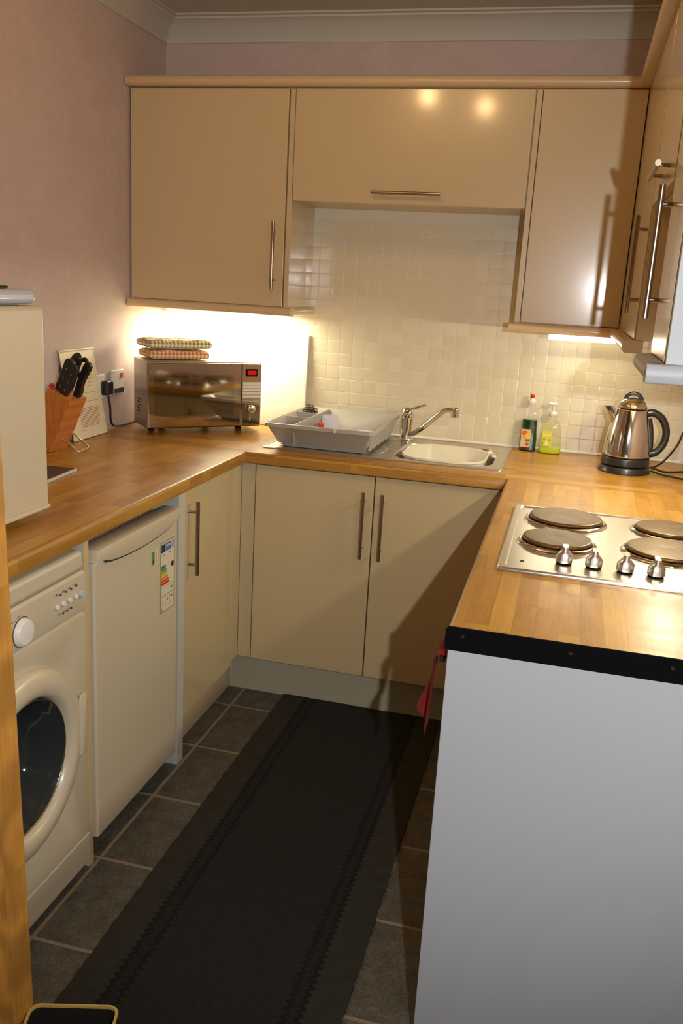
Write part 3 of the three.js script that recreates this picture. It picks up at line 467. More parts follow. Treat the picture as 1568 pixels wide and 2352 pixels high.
// ---------------------------------------------------------------- microwave and towels
{
  const A = V(0.176, 0.933, 0.51), B = V(0.504, 0.933, 0.208), w = Math.hypot(B.x - A.x, B.z - A.z), ry = Math.atan2(-(B.z - A.z), B.x - A.x);
  const t = thing('microwave', 'mirror-fronted steel microwave standing across the corner', 'microwave', [(A.x + B.x) / 2, CT + 0.0006, (A.z + B.z) / 2], ry);
  const h = 0.24, y0 = 0.023, hw = w / 2;
  const side = std({ color: lin(0.45, 0.42, 0.37), metalness: 0.75, roughness: 0.4 });
  // shallow body whose rear corners are cut to clear the room corner
  const sh = [[-hw, -0.012], [hw, -0.012], [hw, -0.15], [0.11, -0.3], [-0.11, -0.3], [-hw, -0.175]];
  const bg = extrudeXY(sh.map(([x, z]) => [x, -z]).reverse(), h, 0.002); bg.rotateX(-Math.PI / 2); bg.translate(0, y0, 0);
  mesh('casing', toCreasedNormals(bg, 0.5), side, t);
  mesh('front_frame', bx(-hw, y0 - 0.002, -0.014, hw, y0 + h + 0.002, -0.002, 0.004), M.steelBar, t);
  const mirror = phy({ color: lin(0.42, 0.36, 0.285), metalness: 1, roughness: 0.05 });
  const dark = phy({ color: lin(0.42, 0.36, 0.29), metalness: 1, roughness: 0.08 });
  const dx = -hw + 0.003, sp = hw - 0.083;
  mesh('door', bx(dx, y0 + 0.002, -0.006, sp - 0.002, y0 + h - 0.002, 0.004, 0.003), mirror, t);
  const wn = mesh('door_window', bx(dx + 0.02, y0 + 0.045, 0.0041, sp - 0.03, y0 + h - 0.045, 0.0047, 0.0002), phy({ color: lin(0.33, 0.29, 0.235), metalness: 1, roughness: 0.05 }), t);
  const cp = mesh('control_panel', bx(sp, y0 + 0.002, -0.006, hw - 0.003, y0 + h - 0.002, 0.004, 0.003), dark, t);
  const pc = (sp + hw - 0.003) / 2;
  const ds = mesh('display', bx(pc - 0.026, y0 + 0.19, 0.004, pc + 0.022, y0 + 0.218, 0.0055, 0.001), M.blackMatt, t);
  mesh('display_digits', bx(pc - 0.018, y0 + 0.196, 0.0055, pc + 0.017, y0 + 0.212, 0.0062), std({ color: 0x200000, emissive: 0xff1808, emissiveIntensity: 0.55 }), ds);
  for (let i = 0; i < 5; i++) { const y = y0 + 0.108 + i * 0.0125; mesh('button', bx(sp + 0.003, y, 0.004, hw - 0.005, y + 0.0108, 0.0058, 0.001), phy({ color: lin(0.62, 0.57, 0.48), metalness: 0.3, roughness: 0.5 }), t); }
  { const k = mesh('dial', (() => { const g = lathe([[0, 0.02], [0.012, 0.0195], [0.0165, 0.016], [0.0178, 0.004], [0.019, 0.0], [0, 0]], 40); g.rotateX(Math.PI / 2); return g; })(), M.chrome, t); k.position.set(pc - 0.004, y0 + 0.068, 0.0041); }
  mesh('indicator', bx(pc - 0.005, y0 + 0.022, 0.004, pc - 0.002, y0 + 0.032, 0.005), M.whitePl, t);
  // side vents
  for (let i = 0; i < 5; i++) { const g = bx(-hw - 0.0012, y0 + 0.05 + i * 0.011, -0.13, -hw + 0.001, y0 + 0.053 + i * 0.011, -0.085); mesh('vent_slot', g, M.dark, t); }
  for (const [x, z] of [[-0.18, -0.1], [0.17, -0.1], [-0.09, -0.26], [0.09, -0.26]]) { const g = cyl(0.012, 0.014, y0, 16); g.translate(x, y0 / 2, z); mesh('foot', g, M.blackMatt, t); }

  const towel = (name, x, y, z, W, D, H, map, label, seed, rot) => {
    const g = new RoundedBoxGeometry(W, H, D, 8, H * 0.48); const p = g.attributes.position;
    const q = new THREE.BoxGeometry(W, H, D, 48, 8, 34); const pp = q.attributes.position;
    for (let i = 0; i < pp.count; i++) { let X = pp.getX(i), Y = pp.getY(i), Z = pp.getZ(i); const ex = Math.max(0, Math.abs(X) - (W / 2 - H / 2)), ez = Math.max(0, Math.abs(Z) - (D / 2 - H / 2)); const e = Math.min(1, Math.hypot(ex, ez) / (H / 2)); const s = 1;
      const bend = Math.abs(Y) / (H / 2); const inset = H * 0.4 * (1 - Math.sqrt(Math.max(0, 1 - bend * bend))); X -= Math.sign(X) * inset * Math.min(1, ex / (H * 0.4)); Z -= Math.sign(Z) * inset * Math.min(1, ez / (H * 0.4));
      Y = Y * s + (Y > 0 ? 0.006 : 0.0) * noise.noise(X * 18 + seed, Z * 18, seed) + (Y > 0 ? 0.003 * noise.noise(X * 60, Z * 60, seed) : 0) ;
      pp.setXYZ(i, X + 0.003 * noise.noise(Y * 60, Z * 20, seed), Y, Z + 0.003 * noise.noise(X * 20, Y * 60, seed)); }
    q.computeVertexNormals(); const b = boxUV(q, 0.12, 0); b.computeVertexNormals();
    const m = single(name, b, std({ map, roughness: 1, bumpMap: map, bumpScale: 0.002 }), label, 'towel'); m.position.set(x, y, z); m.rotation.y = rot;
  };
  const chk = (bg, a, b) => tex(128, 128, (x, y) => { const i = (x % 16) < 7, j = (y % 16) < 7; const c = i && j ? a : i || j ? b : bg; const n = (noise.noise(x / 2.1, y / 2.1, 1)) * 22; return [c[0] + n, c[1] + n, c[2] + n]; });
  const n = V(Math.sin(ry), 0, Math.cos(ry)), r = V(Math.cos(ry), 0, -Math.sin(ry)), c = V((A.x + B.x) / 2, 0, (A.z + B.z) / 2);
  const P = c.clone().addScaledVector(n, -0.125).addScaledVector(r, -0.085);
  towel('tea_towel', P.x, CT + y0 + h + 0.0225, P.z, 0.225, 0.16, 0.032, chk([232, 208, 172], [186, 96, 60], [220, 164, 120]), 'orange checked tea towel, lower of the two folded on the microwave', 3.1, ry);
  towel('tea_towel', P.x, CT + y0 + h + 0.0605, P.z, 0.24, 0.165, 0.03, chk([240, 232, 204], [128, 116, 70], [206, 192, 148]), 'cream and olive checked tea towel on top of the folded pair', 8.7, ry + 0.03);
}
{ const g = bx(-0.125, 0, -0.005, 0.125, 0.372, 0.005, 0.004); g.rotateX(-0.075); g.translate(0.506, CT + 0.0005, 0.044); single('chopping_board', g, phy({ color: lin(0.74, 0.69, 0.58), roughness: 0.45 }), 'white chopping board leaning on the tiles behind the microwave', 'board'); }

// ---------------------------------------------------------------- knife block corner
{
  const bw = tex(256, 256, (x, y) => { const f = 1 + noise.noise(x / 70, y / 6, 2) * 0.16 + noise.noise(x / 20, y / 2.5, 5) * 0.06; return [190 * f, 112 * f, 44 * f]; });
  const bm = phy({ map: bw, roughness: 0.45, clearcoat: 0.25, clearcoatRoughness: 0.3 });
  const t = thing('knife_block', 'slanted wooden knife block on a bent wire stand', 'knife block');
  const g = extrudeXY([[0.022, CT + 0.001], [0.067, CT + 0.001], [0.142, 1.082], [0.068, 1.116], [0.006, 0.975], [0.006, 0.95]], 0.1, 0.002); g.translate(0, 0, 0.866);
  mesh('block', uvMetres(mg(g), 1, 0, 0.25), bm, t);
  mesh('wire_stand', wire([[0.078, 0.955, 0.935], [0.112, 0.945, 0.935], [0.148, CT + 0.0035, 0.936], [0.134, CT + 0.0035, 0.842], [0.108, 0.955, 0.875], [0.085, 0.968, 0.875]], 0.003), M.chrome, t);
  const ax = V(0.405, 0.914, 0).normalize();
  const knife = (s, z, len, wd, th, label, curve) => { // s: position along the top face 0 (back) .. 1 (front)
    const base = V(0.068 + 0.074 * s, 1.116 - 0.034 * s, z).addScaledVector(ax, -0.012);
    const k = thing('kitchen_knife', label, 'knife', [base.x, base.y, base.z]); k.rotation.z = -Math.atan2(ax.x, ax.y);
    const pts = [[-wd * 0.42, 0.012], [wd * 0.42, 0.012], [wd * 0.5, 0.03], [wd * 0.42 + curve, len * 0.5], [wd * 0.55 + curve * 0.6, len * 0.9], [wd * 0.3 + curve * 0.4, len], [-wd * 0.35 + curve * 0.4, len], [-wd * 0.5 + curve * 0.6, len * 0.85], [-wd * 0.45 + curve, len * 0.5], [-wd * 0.5, 0.03]];
    const sh = new THREE.Shape(); sh.moveTo(...pts[0]); sh.lineTo(...pts[1]); sh.splineThru(pts.slice(2).map((p) => new THREE.Vector2(...p))); sh.closePath();
    const hg = new THREE.ExtrudeGeometry(sh, { depth: th - 0.006, bevelEnabled: true, bevelSize: 0.0025, bevelThickness: 0.003, bevelSegments: 3, curveSegments: 8 }); hg.translate(0, 0, -(th - 0.006) / 2);
    mesh('handle', hg, M.black, k);
    mesh('blade', bx(-wd * 0.35, -0.06, -0.0008, wd * 0.35, 0.013, 0.0008), M.steel, k);
    for (let i = 0; i < 3; i++) { const c = cyl(0.0028, 0.0028, th + 0.0008, 12, 'z'); c.translate(curve * (i === 1 ? 1 : 0.5), len * (0.25 + 0.25 * i), 0); mesh('rivet', c, M.steelBar, k); }
  };
  knife(0.25, 0.935, 0.118, 0.026, 0.019, 'broad black-handled knife nearest the freezer in the block', 0.0);
  knife(0.55, 0.945, 0.112, 0.022, 0.018, 'second black-handled knife beside the broad one in the block', 0.002);
  knife(0.22, 0.893, 0.125, 0.022, 0.018, 'black-handled knife in the rear row of the block', 0.0);
  knife(0.82, 0.905, 0.128, 0.02, 0.018, 'single black curved-handled knife standing forward in the block', -0.004);
  { // kitchen scissors: loop handle
    const k = thing('kitchen_scissors', 'black looped kitchen scissors at the back of the knife block', 'scissors', [0.092, 1.105, 0.88]); k.rotation.z = -0.4;
    const l1 = new THREE.TorusGeometry(0.016, 0.0048, 10, 28); l1.scale(1, 1.7, 1); l1.translate(0.012, 0.085, 0); const l2 = l1.clone(); l2.translate(-0.026, 0.004, 0.004);
    mesh('loop', l1, M.black, k); mesh('loop', l2, M.black, k); mesh('blade', bx(-0.008, -0.04, -0.001, 0.008, 0.062, 0.001), M.steel, k);
  }
  { const g2 = bx(-0.006, -0.004, -0.008, 0.006, 0.009, 0.008, 0.002); g2.rotateZ(-0.42); g2.translate(0.0725, 1.121, 0.957); single('tag', g2, phy({ color: lin(0.6, 0.02, 0.015), roughness: 0.4 }), 'small red tag at the near corner of the knife block', 'tag'); }
}
{ // printed notice leaning against the wall
  const tx = canvas(384, 512, (x) => { x.fillStyle = '#e6dcbc'; x.fillRect(0, 0, 384, 512); x.strokeStyle = '#8c8468'; x.lineWidth = 2; x.beginPath(); x.moveTo(366, 0); x.lineTo(366, 512); x.stroke(); x.fillStyle = '#a8a078'; for (const y of [250, 300]) x.fillRect(180, y, 160, 3); x.fillStyle = '#a9745a'; for (let i = 0; i < 13; i++) x.fillRect(110, 336 + i * 9, 200 + (i * 37) % 40, 3); x.fillStyle = '#908660'; for (let i = 0; i < 6; i++) x.fillRect(230 + (i * 53) % 60, 110 + i * 20, 50, 3); x.fillRect(110, 462, 40, 3); });
  const t = thing('notice_folder', 'cream printed notice leaning on the wall behind the knife block', 'notice');
  // corners: TL, TR, BR, BL as seen
  const c = [V(0.004, 1.216, 0.806), V(0.004, 1.216, 0.592), V(0.03, CT + 0.002, 0.54), V(0.036, CT + 0.002, 0.775)];
  const n = c[1].clone().sub(c[0]).cross(c[3].clone().sub(c[0])).normalize(); const th = n.x < 0 ? n.multiplyScalar(-1) : n;
  const o = c.map((p) => p.clone().addScaledVector(th, 0.003));
  const quad = (p, uv) => { const g = new THREE.BufferGeometry(); g.setAttribute('position', new THREE.Float32BufferAttribute([p[0], p[3], p[1], p[1], p[3], p[2]].flatMap((v) => [v.x, v.y, v.z]), 3)); g.setAttribute('uv', new THREE.Float32BufferAttribute([0, 1, 0, 0, 1, 1, 1, 1, 0, 0, 1, 0], 2)); g.computeVertexNormals(); return g; };
  mesh('page', quad(o), std({ map: tx, roughness: 0.55, side: THREE.DoubleSide }), t);
  const sd = []; for (let i = 0; i < 4; i++) { const j = (i + 1) % 4; sd.push(quad([c[i], c[j], o[j], o[i]])); } sd.push(quad(c));
  mesh('backing_card', mg(sd), std({ color: lin(0.5, 0.45, 0.33), roughness: 0.7, side: THREE.DoubleSide }), t);
  mesh('top_binding', rod(o[0].clone().lerp(o[1], -0.01), o[0].clone().lerp(o[1], 1.02), 0.0045, 10), phy({ color: lin(0.7, 0.66, 0.5), roughness: 0.4 }), t);
}
function wallPlate(z, y, w, h, label) { const t = thing('wall_socket', label, 'socket', [0, y, z]); mesh('plate', bx(0.0006, -h / 2, -w / 2, 0.011, h / 2, w / 2, 0.003), M.whitePl, t); return t; }
{
  const a = wallPlate(0.413, 1.083, 0.088, 0.088, 'white switched wall socket with red rocker left of the microwave');
  mesh('rocker', bx(0.011, 0.012, -0.03, 0.0145, 0.032, -0.012, 0.001), phy({ color: lin(0.62, 0.12, 0.1), roughness: 0.3 }), a);
  mesh('label_strip', bx(0.011, -0.042, -0.038, 0.0122, -0.024, 0.034, 0.0004), M.dark, a);
  const b = wallPlate(0.56, 1.075, 0.088, 0.088, 'white wall socket with black plug half hidden by the notice');
  const pl = mesh('plug', bx(0.0112, -0.03, -0.06, 0.04, 0.022, -0.012, 0.008), M.black, b);
  single('microwave_cable', tube([[0.03, 1.042, 0.525], [0.034, 1.0, 0.52], [0.03, 0.955, 0.51], [0.024, 0.928, 0.48], [0.018, 0.918, 0.42], [0.012, 0.9155, 0.36], [0.012, 0.9155, 0.30], [0.02, 0.9155, 0.26]], 0.004, 80, 8), M.cable, 'black cable drooping from the plug to the microwave', 'cable');
}
{ const t = thing('slate_board', 'thin dark board with pale edge lying beside the freezer', 'board', [0.192, CT + 0.0006, 1.29], 0.08); mesh('board', bx(-0.1, 0, -0.115, 0.096, 0.009, 0.115, 0.002), std({ color: lin(0.035, 0.035, 0.028), roughness: 0.4 }), t); mesh('edge', bx(0.0965, 0, -0.117, 0.0985, 0.0095, 0.117, 0.0008), M.panelEdge, t); }

// ---------------------------------------------------------------- appliances
{
  const t = thing('tabletop_freezer', 'small white freezer standing on the worktop at the left edge', 'freezer', [0, CT + 0.0006, 0]);
  const z0 = 1.625, z1 = 2.1;
  mesh('cabinet', bx(0.03, 0.022, z0 + 0.004, 0.428, 0.49, z1 - 0.004, 0.006), M.white, t);
  const d = mesh('door', bx(0.432, 0.024, z0, 0.482, 0.487, z1, 0.01, 3), M.white, t);
  mesh('door_base_lip', bx(0.44, 0.02, z0 - 0.0012, 0.4845, 0.030, z1 + 0.001, 0.003), M.white, d);
  mesh('top', bx(0.025, 0.4905, z0 + 0.01, 0.47, 0.523, z1, 0.012, 4), phy({ color: lin(0.5, 0.54, 0.62), roughness: 0.22, clearcoat: 0.6 }), t);
  mesh('hinge_cover', bx(0.44, 0.5235, z0 + 0.1, 0.462, 0.529, z0 + 0.16, 0.003), M.black, t);
  for (const x of [0.08, 0.42]) for (const z of [z0 + 0.045, z1 - 0.045]) { const g = cyl(0.012, 0.014, 0.022, 16); g.translate(x, 0.011, z); mesh('foot', g, x > 0.2 ? M.whitePl : M.blackMatt, t); }
}
{
  const t = thing('fridge', 'white under-counter fridge with energy sticker on its door', 'fridge');
  const z0 = 1.165, z1 = 1.632;
  mesh('cabinet', bx(0.03, 0.03, z0 + 0.004, 0.552, 0.825, z1 - 0.004, 0.004), M.white, t);
  const d = mesh('door', bx(0.556, 0.062, z0, 0.6, 0.806, z1, 0.006, 3), M.white, t);
  // curved grip cap across the top of the door
  const cap = []; for (let k = 0; k <= 16; k++) { const u = k / 16; cap.push([z0 + (z1 - z0) * u, 0.808 - 0.02 * Math.pow(Math.sin(Math.PI * Math.min(1, Math.max(0, (u - 0.08) / 0.84))), 0.5) * (u > 0.08 && u < 0.92 ? 1 : 0)]); }
  cap.push([z1, 0.84], [z0, 0.84]);
  const cg = extrudeXY(cap.map(([z, y]) => [-z, y]), 0.05, 0.003); cg.rotateY(Math.PI / 2); cg.translate(0.558, 0, 0); mesh('door_grip', toCreasedNormals(cg, 0.6), M.white, d);
  mesh('grip_shade_line', tube(Array.from({ length: 15 }, (_, k) => { const u = 0.1 + 0.8 * k / 14; return [0.604, 0.8055 - 0.02 * Math.sqrt(Math.sin(Math.PI * (u - 0.08) / 0.84)), z0 + (z1 - z0) * u]; }), 0.0028, 60, 6), M.dark, d);  // dark tube drawn as the shade line under the grip cap
  const lab = canvas(256, 512, (x) => {
    x.fillStyle = '#dcd3bd'; x.fillRect(0, 0, 256, 512); x.strokeStyle = '#6c6048'; x.lineWidth = 5; x.strokeRect(3, 3, 250, 506);
    x.fillStyle = '#20284e'; x.fillRect(14, 16, 74, 58); x.fillStyle = '#5b6f9e'; x.fillRect(92, 16, 104, 58); x.fillStyle = '#9aa6b8'; x.fillRect(202, 16, 44, 58); x.fillStyle = '#c4cfe0'; x.fillRect(104, 30, 76, 12);
    x.fillStyle = '#8a7c5c'; x.fillRect(30, 92, 60, 6); x.fillRect(150, 90, 40, 8);
    const cs = ['#1f7a3c', '#3c8f3a', '#8aa52c', '#e0b818', '#e08018', '#d85018', '#c83010']; cs.forEach((c, i) => { x.fillStyle = c; const y = 168 + i * 21, w = 78 + i * 11; x.beginPath(); x.moveTo(10, y); x.lineTo(10 + w, y); x.lineTo(24 + w, y + 9); x.lineTo(10 + w, y + 18); x.lineTo(10, y + 18); x.fill(); });
    x.fillStyle = '#2a2016'; x.beginPath(); x.moveTo(246, 172); x.lineTo(204, 172); x.lineTo(188, 190); x.lineTo(204, 208); x.lineTo(246, 208); x.fill();
    x.strokeStyle = '#9a8c68'; x.lineWidth = 3; x.strokeRect(12, 330, 232, 60); x.strokeRect(12, 396, 72, 80); x.strokeRect(92, 396, 72, 80); x.strokeRect(172, 396, 72, 80);
    x.fillStyle = '#5c4e30'; x.fillRect(190, 350, 26, 18); x.fillRect(40, 420, 12, 40); x.fillRect(122, 418, 14, 24); x.fillRect(196, 418, 24, 14); x.fillRect(22, 486, 16, 16);
  });
  const st = (w, h, map, y, z) => { const g = new THREE.PlaneGeometry(w, h); g.rotateY(Math.PI / 2); g.translate(0.6006, y, z); return mesh('sticker', g, std({ map, roughness: 0.4 }), d); };
  st(0.088, 0.208, lab, 0.655, 1.232);
  st(0.034, 0.042, canvas(64, 96, (x) => { x.fillStyle = '#d8d0b8'; x.fillRect(0, 0, 64, 96); x.fillStyle = '#4c7c34'; x.fillRect(4, 6, 26, 84); x.fillStyle = '#2c5420'; x.fillRect(4, 60, 22, 22); x.fillStyle = '#b08a60'; x.fillRect(42, 20, 10, 60); }), 0.73, 1.312);
  mesh('kick_grille', bx(0.5, 0.012, z0 + 0.01, 0.53, 0.06, z1 - 0.01), M.dark, t);
  for (const z of [z0 + 0.05, z1 - 0.05]) { const g = cyl(0.014, 0.016, 0.03, 16); g.translate(0.45, 0.015, z); mesh('foot', g, M.blackMatt, t); const q = g.clone(); q.translate(-0.35, 0, 0); mesh('foot', q, M.blackMatt, t); }
}
{
  const t = thing('washing_machine', 'white front-loading washing machine under the left worktop', 'washing machine');
  const z0 = 1.675, z1 = 2.262, xf = 0.598;
  const hole = []; for (let k = 0; k < 48; k++) { const a = k / 48 * Math.PI * 2; hole.push([-1.945 + 0.158 * Math.cos(a), 0.44 + 0.158 * Math.sin(a)]); }
  const fp = extrudeXY(rrect(-z1, 0.03, -z0, 0.71, 0.02), 0.02, 0.004, [hole]); fp.rotateY(Math.PI / 2); fp.translate(xf - 0.02, 0, 0);
  mesh('body', mg(toCreasedNormals(fp, 0.5), bx(0.04, 0.03, z0, 0.05, 0.71, z1), bx(0.05, 0.03, z0, xf - 0.021, 0.05, z1), bx(0.05, 0.69, z0, xf - 0.021, 0.71, z1), bx(0.05, 0.05, z0, xf - 0.021, 0.69, z0 + 0.01), bx(0.05, 0.05, z1 - 0.01, xf - 0.021, 0.69, z1)), M.white, t);
  { const g = lathe([[0.165, -0.02], [0.2, -0.06], [0.22, -0.09], [0.22, -0.3], [0, -0.31]], 64); g.rotateZ(-Math.PI / 2); g.translate(xf, 0.44, 1.945); mesh('drum', g, phy({ color: lin(0.02, 0.02, 0.02), metalness: 0.6, roughness: 0.4, side: THREE.DoubleSide }), t); }
  // kick panel and control fascia
  mesh('kick_panel', bx(0.5, 0.035, z0 + 0.001, xf + 0.006, 0.114, z1 - 0.001, 0.004), M.white, t);
  const fas = sweep([[0.04, 0.712], [xf + 0.004, 0.712], [xf + 0.006, 0.72], [xf + 0.004, 0.80], [xf - 0.002, 0.806], [0.04, 0.806]], z0 + 0.002, z1 - 0.002, (a, b, z) => [a, b, z]);
  const f = mesh('control_fascia', fas, M.white, t);
  mesh('top', mg(bx(0.03, 0.808, z0, xf + 0.002, 0.856, z1, 0.013, 5)), M.white, t);
  const ctl = canvas(512, 128, (x) => { x.fillStyle = '#000000'; x.fillRect(0, 0, 512, 128); x.fillStyle = '#c0c0c0'; for (const [a, b, w] of [[150, 18, 26], [176, 30, 18], [196, 22, 22], [206, 48, 18], [212, 64, 20], [210, 80, 20], [206, 98, 18], [150, 108, 30], [92, 112, 26], [60, 100, 16], [52, 30, 18]]) x.fillRect(a, b, w, 4); x.strokeStyle = '#a0a0a0'; x.lineWidth = 3; x.beginPath(); x.arc(130, 64, 46, 3.6, 6.0); x.stroke(); x.fillStyle = '#d0d0d0'; for (let i = 0; i < 4; i++) { x.fillRect(366 + i * 30, 20, 12, 7); x.fillRect(366 + i * 30, 66, 14, 4); } for (let i = 0; i < 3; i++) x.fillRect(372 + i * 26, 100, 16, 5); });
  { const g = new THREE.PlaneGeometry(z1 - 0.15 - z0, 0.078); g.rotateY(Math.PI / 2); g.translate(xf + 0.0065, 0.76, (z0 + z1 - 0.15) / 2 + 0.003); mesh('printed_markings', g, std({ color: lin(0.12, 0.1, 0.08), alphaMap: ctl, transparent: true, roughness: 0.5 }), f); }
  const dial = mesh('dial', (() => { const g = lathe([[0, 0.013], [0.024, 0.0125], [0.028, 0.010], [0.03, 0.002], [0.033, 0], [0, 0]], 48); g.rotateZ(-Math.PI / 2); return g; })(), M.whitePl, f); dial.position.set(xf + 0.0066, 0.748, 1.93);
  for (let i = 0; i < 4; i++) { const g = cyl(0.006, 0.0055, 0.005, 20, 'x'); g.translate(xf + 0.0085, 0.757, 1.722 + i * 0.026); mesh('button', g, M.whitePl, f); const h = cyl(0.0024, 0.0024, 0.0015, 12, 'x'); h.translate(xf + 0.0072, 0.781, 1.718 + i * 0.022); mesh('indicator', h, M.dark, f); }
  for (let i = 0; i < 3; i++) { const h = cyl(0.0024, 0.0024, 0.0015, 12, 'x'); h.translate(xf + 0.0072, 0.735, 1.742 + i * 0.017); mesh('indicator', h, M.dark, f); }
  { const g = cyl(0.0095, 0.0085, 0.008, 24, 'x'); g.translate(xf + 0.0098, 0.756, 1.699); mesh('start_button', g, phy({ color: lin(0.5, 0.54, 0.6), roughness: 0.3 }), f); }
  // porthole door
  const cy = 0.44, cz = 1.945, toX = (g) => { g.rotateZ(-Math.PI / 2); g.translate(xf, cy, cz); return g; };
  const ring = mesh('door', toX(lathe([[0.214, 0.0005], [0.217, 0.012], [0.213, 0.022], [0.2, 0.03], [0.182, 0.034], [0.166, 0.032], [0.156, 0.024], [0.152, 0.012], [0.151, 0.0005]], 96)), M.white, t);
  mesh('door_glass', toX(lathe([[0.1505, 0.014], [0.147, 0.016], [0.143, 0.004], [0.136, 0.0], [0.133, -0.012], [0.123, -0.018], [0.118, -0.034], [0.107, -0.042], [0.1, -0.06], [0.09, -0.075], [0.06, -0.085], [0, -0.087]].map((p) => [p[0], p[1] + 0.0]), 96)), phy({ color: lin(0.085, 0.1, 0.1), transmission: 0.7, thickness: 0, roughness: 0.05, ior: 1.5, side: THREE.DoubleSide }), ring);
  mesh('glass_bead', toX((() => { const g = new THREE.TorusGeometry(0.149, 0.0022, 8, 96); g.rotateX(Math.PI / 2); g.translate(0, 0.016, 0); return g; })()), M.steelBar, ring);
  mesh('door_handle', (() => { const g = loft([[0.016, 0.08, 0.012, 0.0], [0.0155, 0.079, 0.011, 0.003], [0.011, 0.074, 0.009, 0.005]], 5); g.rotateX(Math.PI / 2); g.rotateY(Math.PI / 2); g.translate(0.6285, 0.447, 1.742); return g; })(), M.white, ring);
  for (const z of [z0 + 0.05, z1 - 0.05]) for (const x of [0.1, 0.52]) { const g = cyl(0.018, 0.02, 0.03, 16); g.translate(x, 0.0155, z); mesh('foot', g, M.blackMatt, t); }
}

// ---------------------------------------------------------------- rug, cloth, bin
{
  const W = 0.582, L = 1.9, Z0 = 0.566, X0 = 0.755;
  const rm = tex(1024, 1024, (x, y) => { // 0.582 m across, 0.5 m along
    const u = x / 1024 * 582, v = y / 1024 * 500; // mm
    const rib = Math.sin((u * 0.5 + v * 1.0) * 1.0) * 0.7 + Math.sin(u * 1.4) * 0.3; const n = noise.noise(u / 2.2, v / 2.2, 4) * 0.9 + noise.noise(u / 40, v / 40, 9) * 0.4;
    let c = [28, 26, 22], k = 1 + rib * 0.3 + n * 0.3; if (u < 84 || u > 498) { c = [42, 40, 29]; k = 1 + n * 0.4 + Math.sin(u * 1.5) * 0.12; }
    for (const s of [88, 120, 466, 494]) { const zz = s + 6 * (Math.abs(((v / 20) % 1) - 0.5) * 2 - 0.5) * 2; if (Math.abs(u - zz) < 6.5) { c = [4, 4, 4]; k = 1 + n * 0.3; } }
    if ((u > 96 && u < 112) || (u > 474 && u < 487)) { if (((v / 10 + (u > 104 && u < 480 ? 0.5 : 0)) % 1) < 0.5) c = [30, 28, 25]; else c = [14, 13, 12]; }
    return [c[0] * k, c[1] * k, c[2] * k];
  });
  const nx = 48, nz = 150, g = new THREE.BoxGeometry(W, 0.007, L, nx, 1, nz), p = g.attributes.position; const uv = new Float32Array(p.count * 2);
  for (let i = 0; i < p.count; i++) {
    let x = p.getX(i), y = p.getY(i), z = p.getZ(i); uv[2 * i] = (x + W / 2) / W; uv[2 * i + 1] = (z + L / 2) / 0.5;
    const ex = Math.abs(x) > W / 2 - 0.001, ez = Math.abs(z) > L / 2 - 0.001;
    if (ex) x += 0.0035 * noise.noise(z * 45, x, 2) + 0.002 * noise.noise(z * 130, x, 5); if (ez) z += 0.006 * noise.noise(x * 30, z, 4) + 0.003 * noise.noise(x * 110, z, 6);
    y += 0.0035 + 0.0006; if (y > 0.004) y += 0.0012 * noise.noise(x * 6, z * 6, 3) + Math.max(0, 0.0015 * noise.noise(x * 2, z * 3, 8)); p.setXYZ(i, x + W / 2 + X0, y, z + L / 2 + Z0);
  }
  g.setAttribute('uv', new THREE.BufferAttribute(uv, 2)); g.computeVertexNormals();
  single('rug', g, std({ map: rm, roughness: 1, bumpMap: rm, bumpScale: 0.003 }), 'long charcoal runner rug with black zigzag stripes on the tiled floor', 'rug');
}
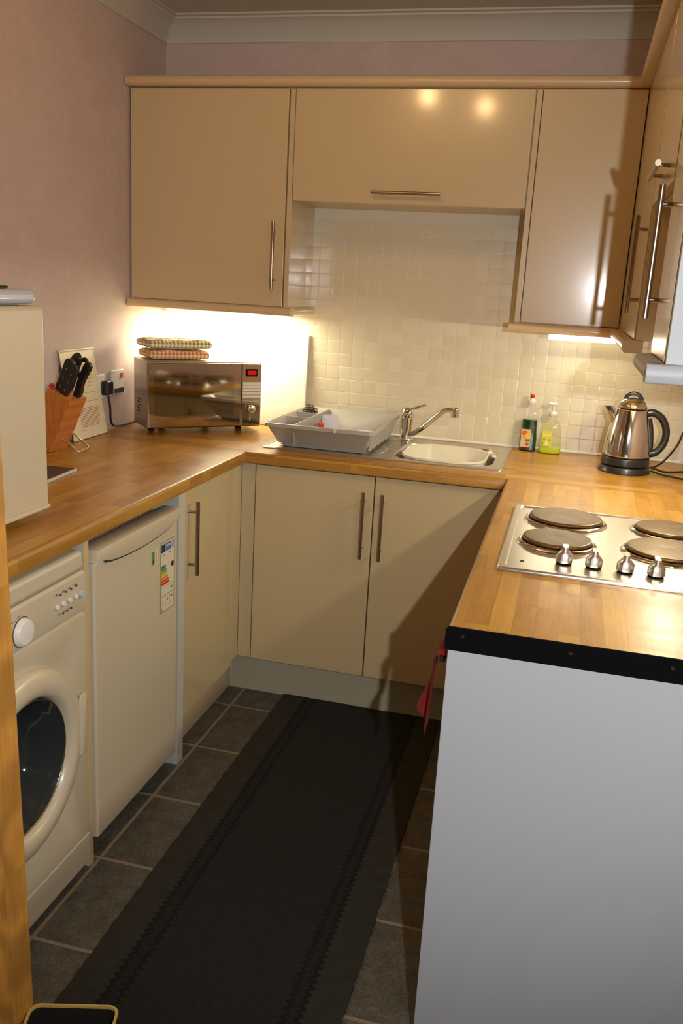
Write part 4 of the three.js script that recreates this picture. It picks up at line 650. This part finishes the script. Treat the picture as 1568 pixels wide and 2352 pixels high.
{ // red cloth hung over the handle under the near end of the worktop
  const prof = []; for (let k = 0; k <= 14; k++) prof.push([1.4585, 0.69 + 0.135 * k / 14, 1 - k / 14]); for (let k = 1; k < 8; k++) { const a = Math.PI - k / 8 * Math.PI; prof.push([1.473 + 0.0145 * Math.cos(a), 0.825 + 0.0145 * Math.sin(a), 0]); } for (let k = 0; k <= 6; k++) prof.push([1.4875, 0.825 - 0.07 * k / 6, 0]);
  const nu = 20, pos = [], idx = []; for (let i = 0; i < prof.length; i++) for (let j = 0; j <= nu; j++) { const [x, y, d] = prof[i], u = j / nu; const hang = d * 0.045 * (1 - Math.abs(u - 0.85)); pos.push(x - d * d * 0.03 * Math.exp(-Math.pow((u - 0.3) / 0.25, 2)) - 0.004 * d * (1 + Math.sin(u * 16)), y + (d > 0 ? d * 0.05 * (0.7 - u) - 0 * hang : 0), 1.845 + u * 0.085 + 0.004 * Math.sin(d * 6 + u * 3)); }
  for (let i = 0; i < prof.length - 1; i++) for (let j = 0; j < nu; j++) { const a = i * (nu + 1) + j, b = a + 1, c = a + nu + 1, e = c + 1; idx.push(a, c, b, b, c, e); }
  const g = new THREE.BufferGeometry(); g.setAttribute('position', new THREE.Float32BufferAttribute(pos, 3)); g.setIndex(idx); g.computeVertexNormals();
  single('cloth', g, std({ color: lin(0.21, 0.008, 0.005), roughness: 0.95, side: THREE.DoubleSide }), 'red cloth hanging over the handle at the end of the hob unit', 'cloth');
}
{
  const t = thing('storage_bin', 'dark open bin with yellow rim beside the pine door lining', 'bin', [0.936, 0.0105, 2.338], 0.28);
  mesh('bin', loft([[0.062, 0.062, 0.015, 0], [0.078, 0.078, 0.018, 0.195], [0.0745, 0.0745, 0.016, 0.195], [0.059, 0.059, 0.014, 0.006]], 5), std({ color: lin(0.018, 0.014, 0.012), roughness: 0.6 }), t);
  mesh('rim', loft([[0.078, 0.078, 0.018, 0.1955], [0.0795, 0.0795, 0.019, 0.1975], [0.078, 0.078, 0.018, 0.2], [0.0745, 0.0745, 0.016, 0.2], [0.0735, 0.0735, 0.015, 0.1955]], 6, false, false), std({ color: lin(0.62, 0.40, 0.10), roughness: 0.5 }), t);
}
// things of one kind carry one group
const GROUPS = { wall_cabinet: 'cream wall cabinets', base_cabinet: 'cream base cabinets', kitchen_knife: 'knives in the block', tea_towel: 'folded towels on the microwave', kettle_cable: 'cables by the kettle', support_panel: 'upright panels under the left worktop', pelmet_moulding: 'light rails under the wall cabinets', wall_socket: 'sockets on the left wall' };
for (const o of scene.children) { const k = (o.name || '').replace(/_\d{3}$/, ''); if (GROUPS[k] && o.userData.label) o.userData.group = GROUPS[k]; }
renderer.render(scene, camera);
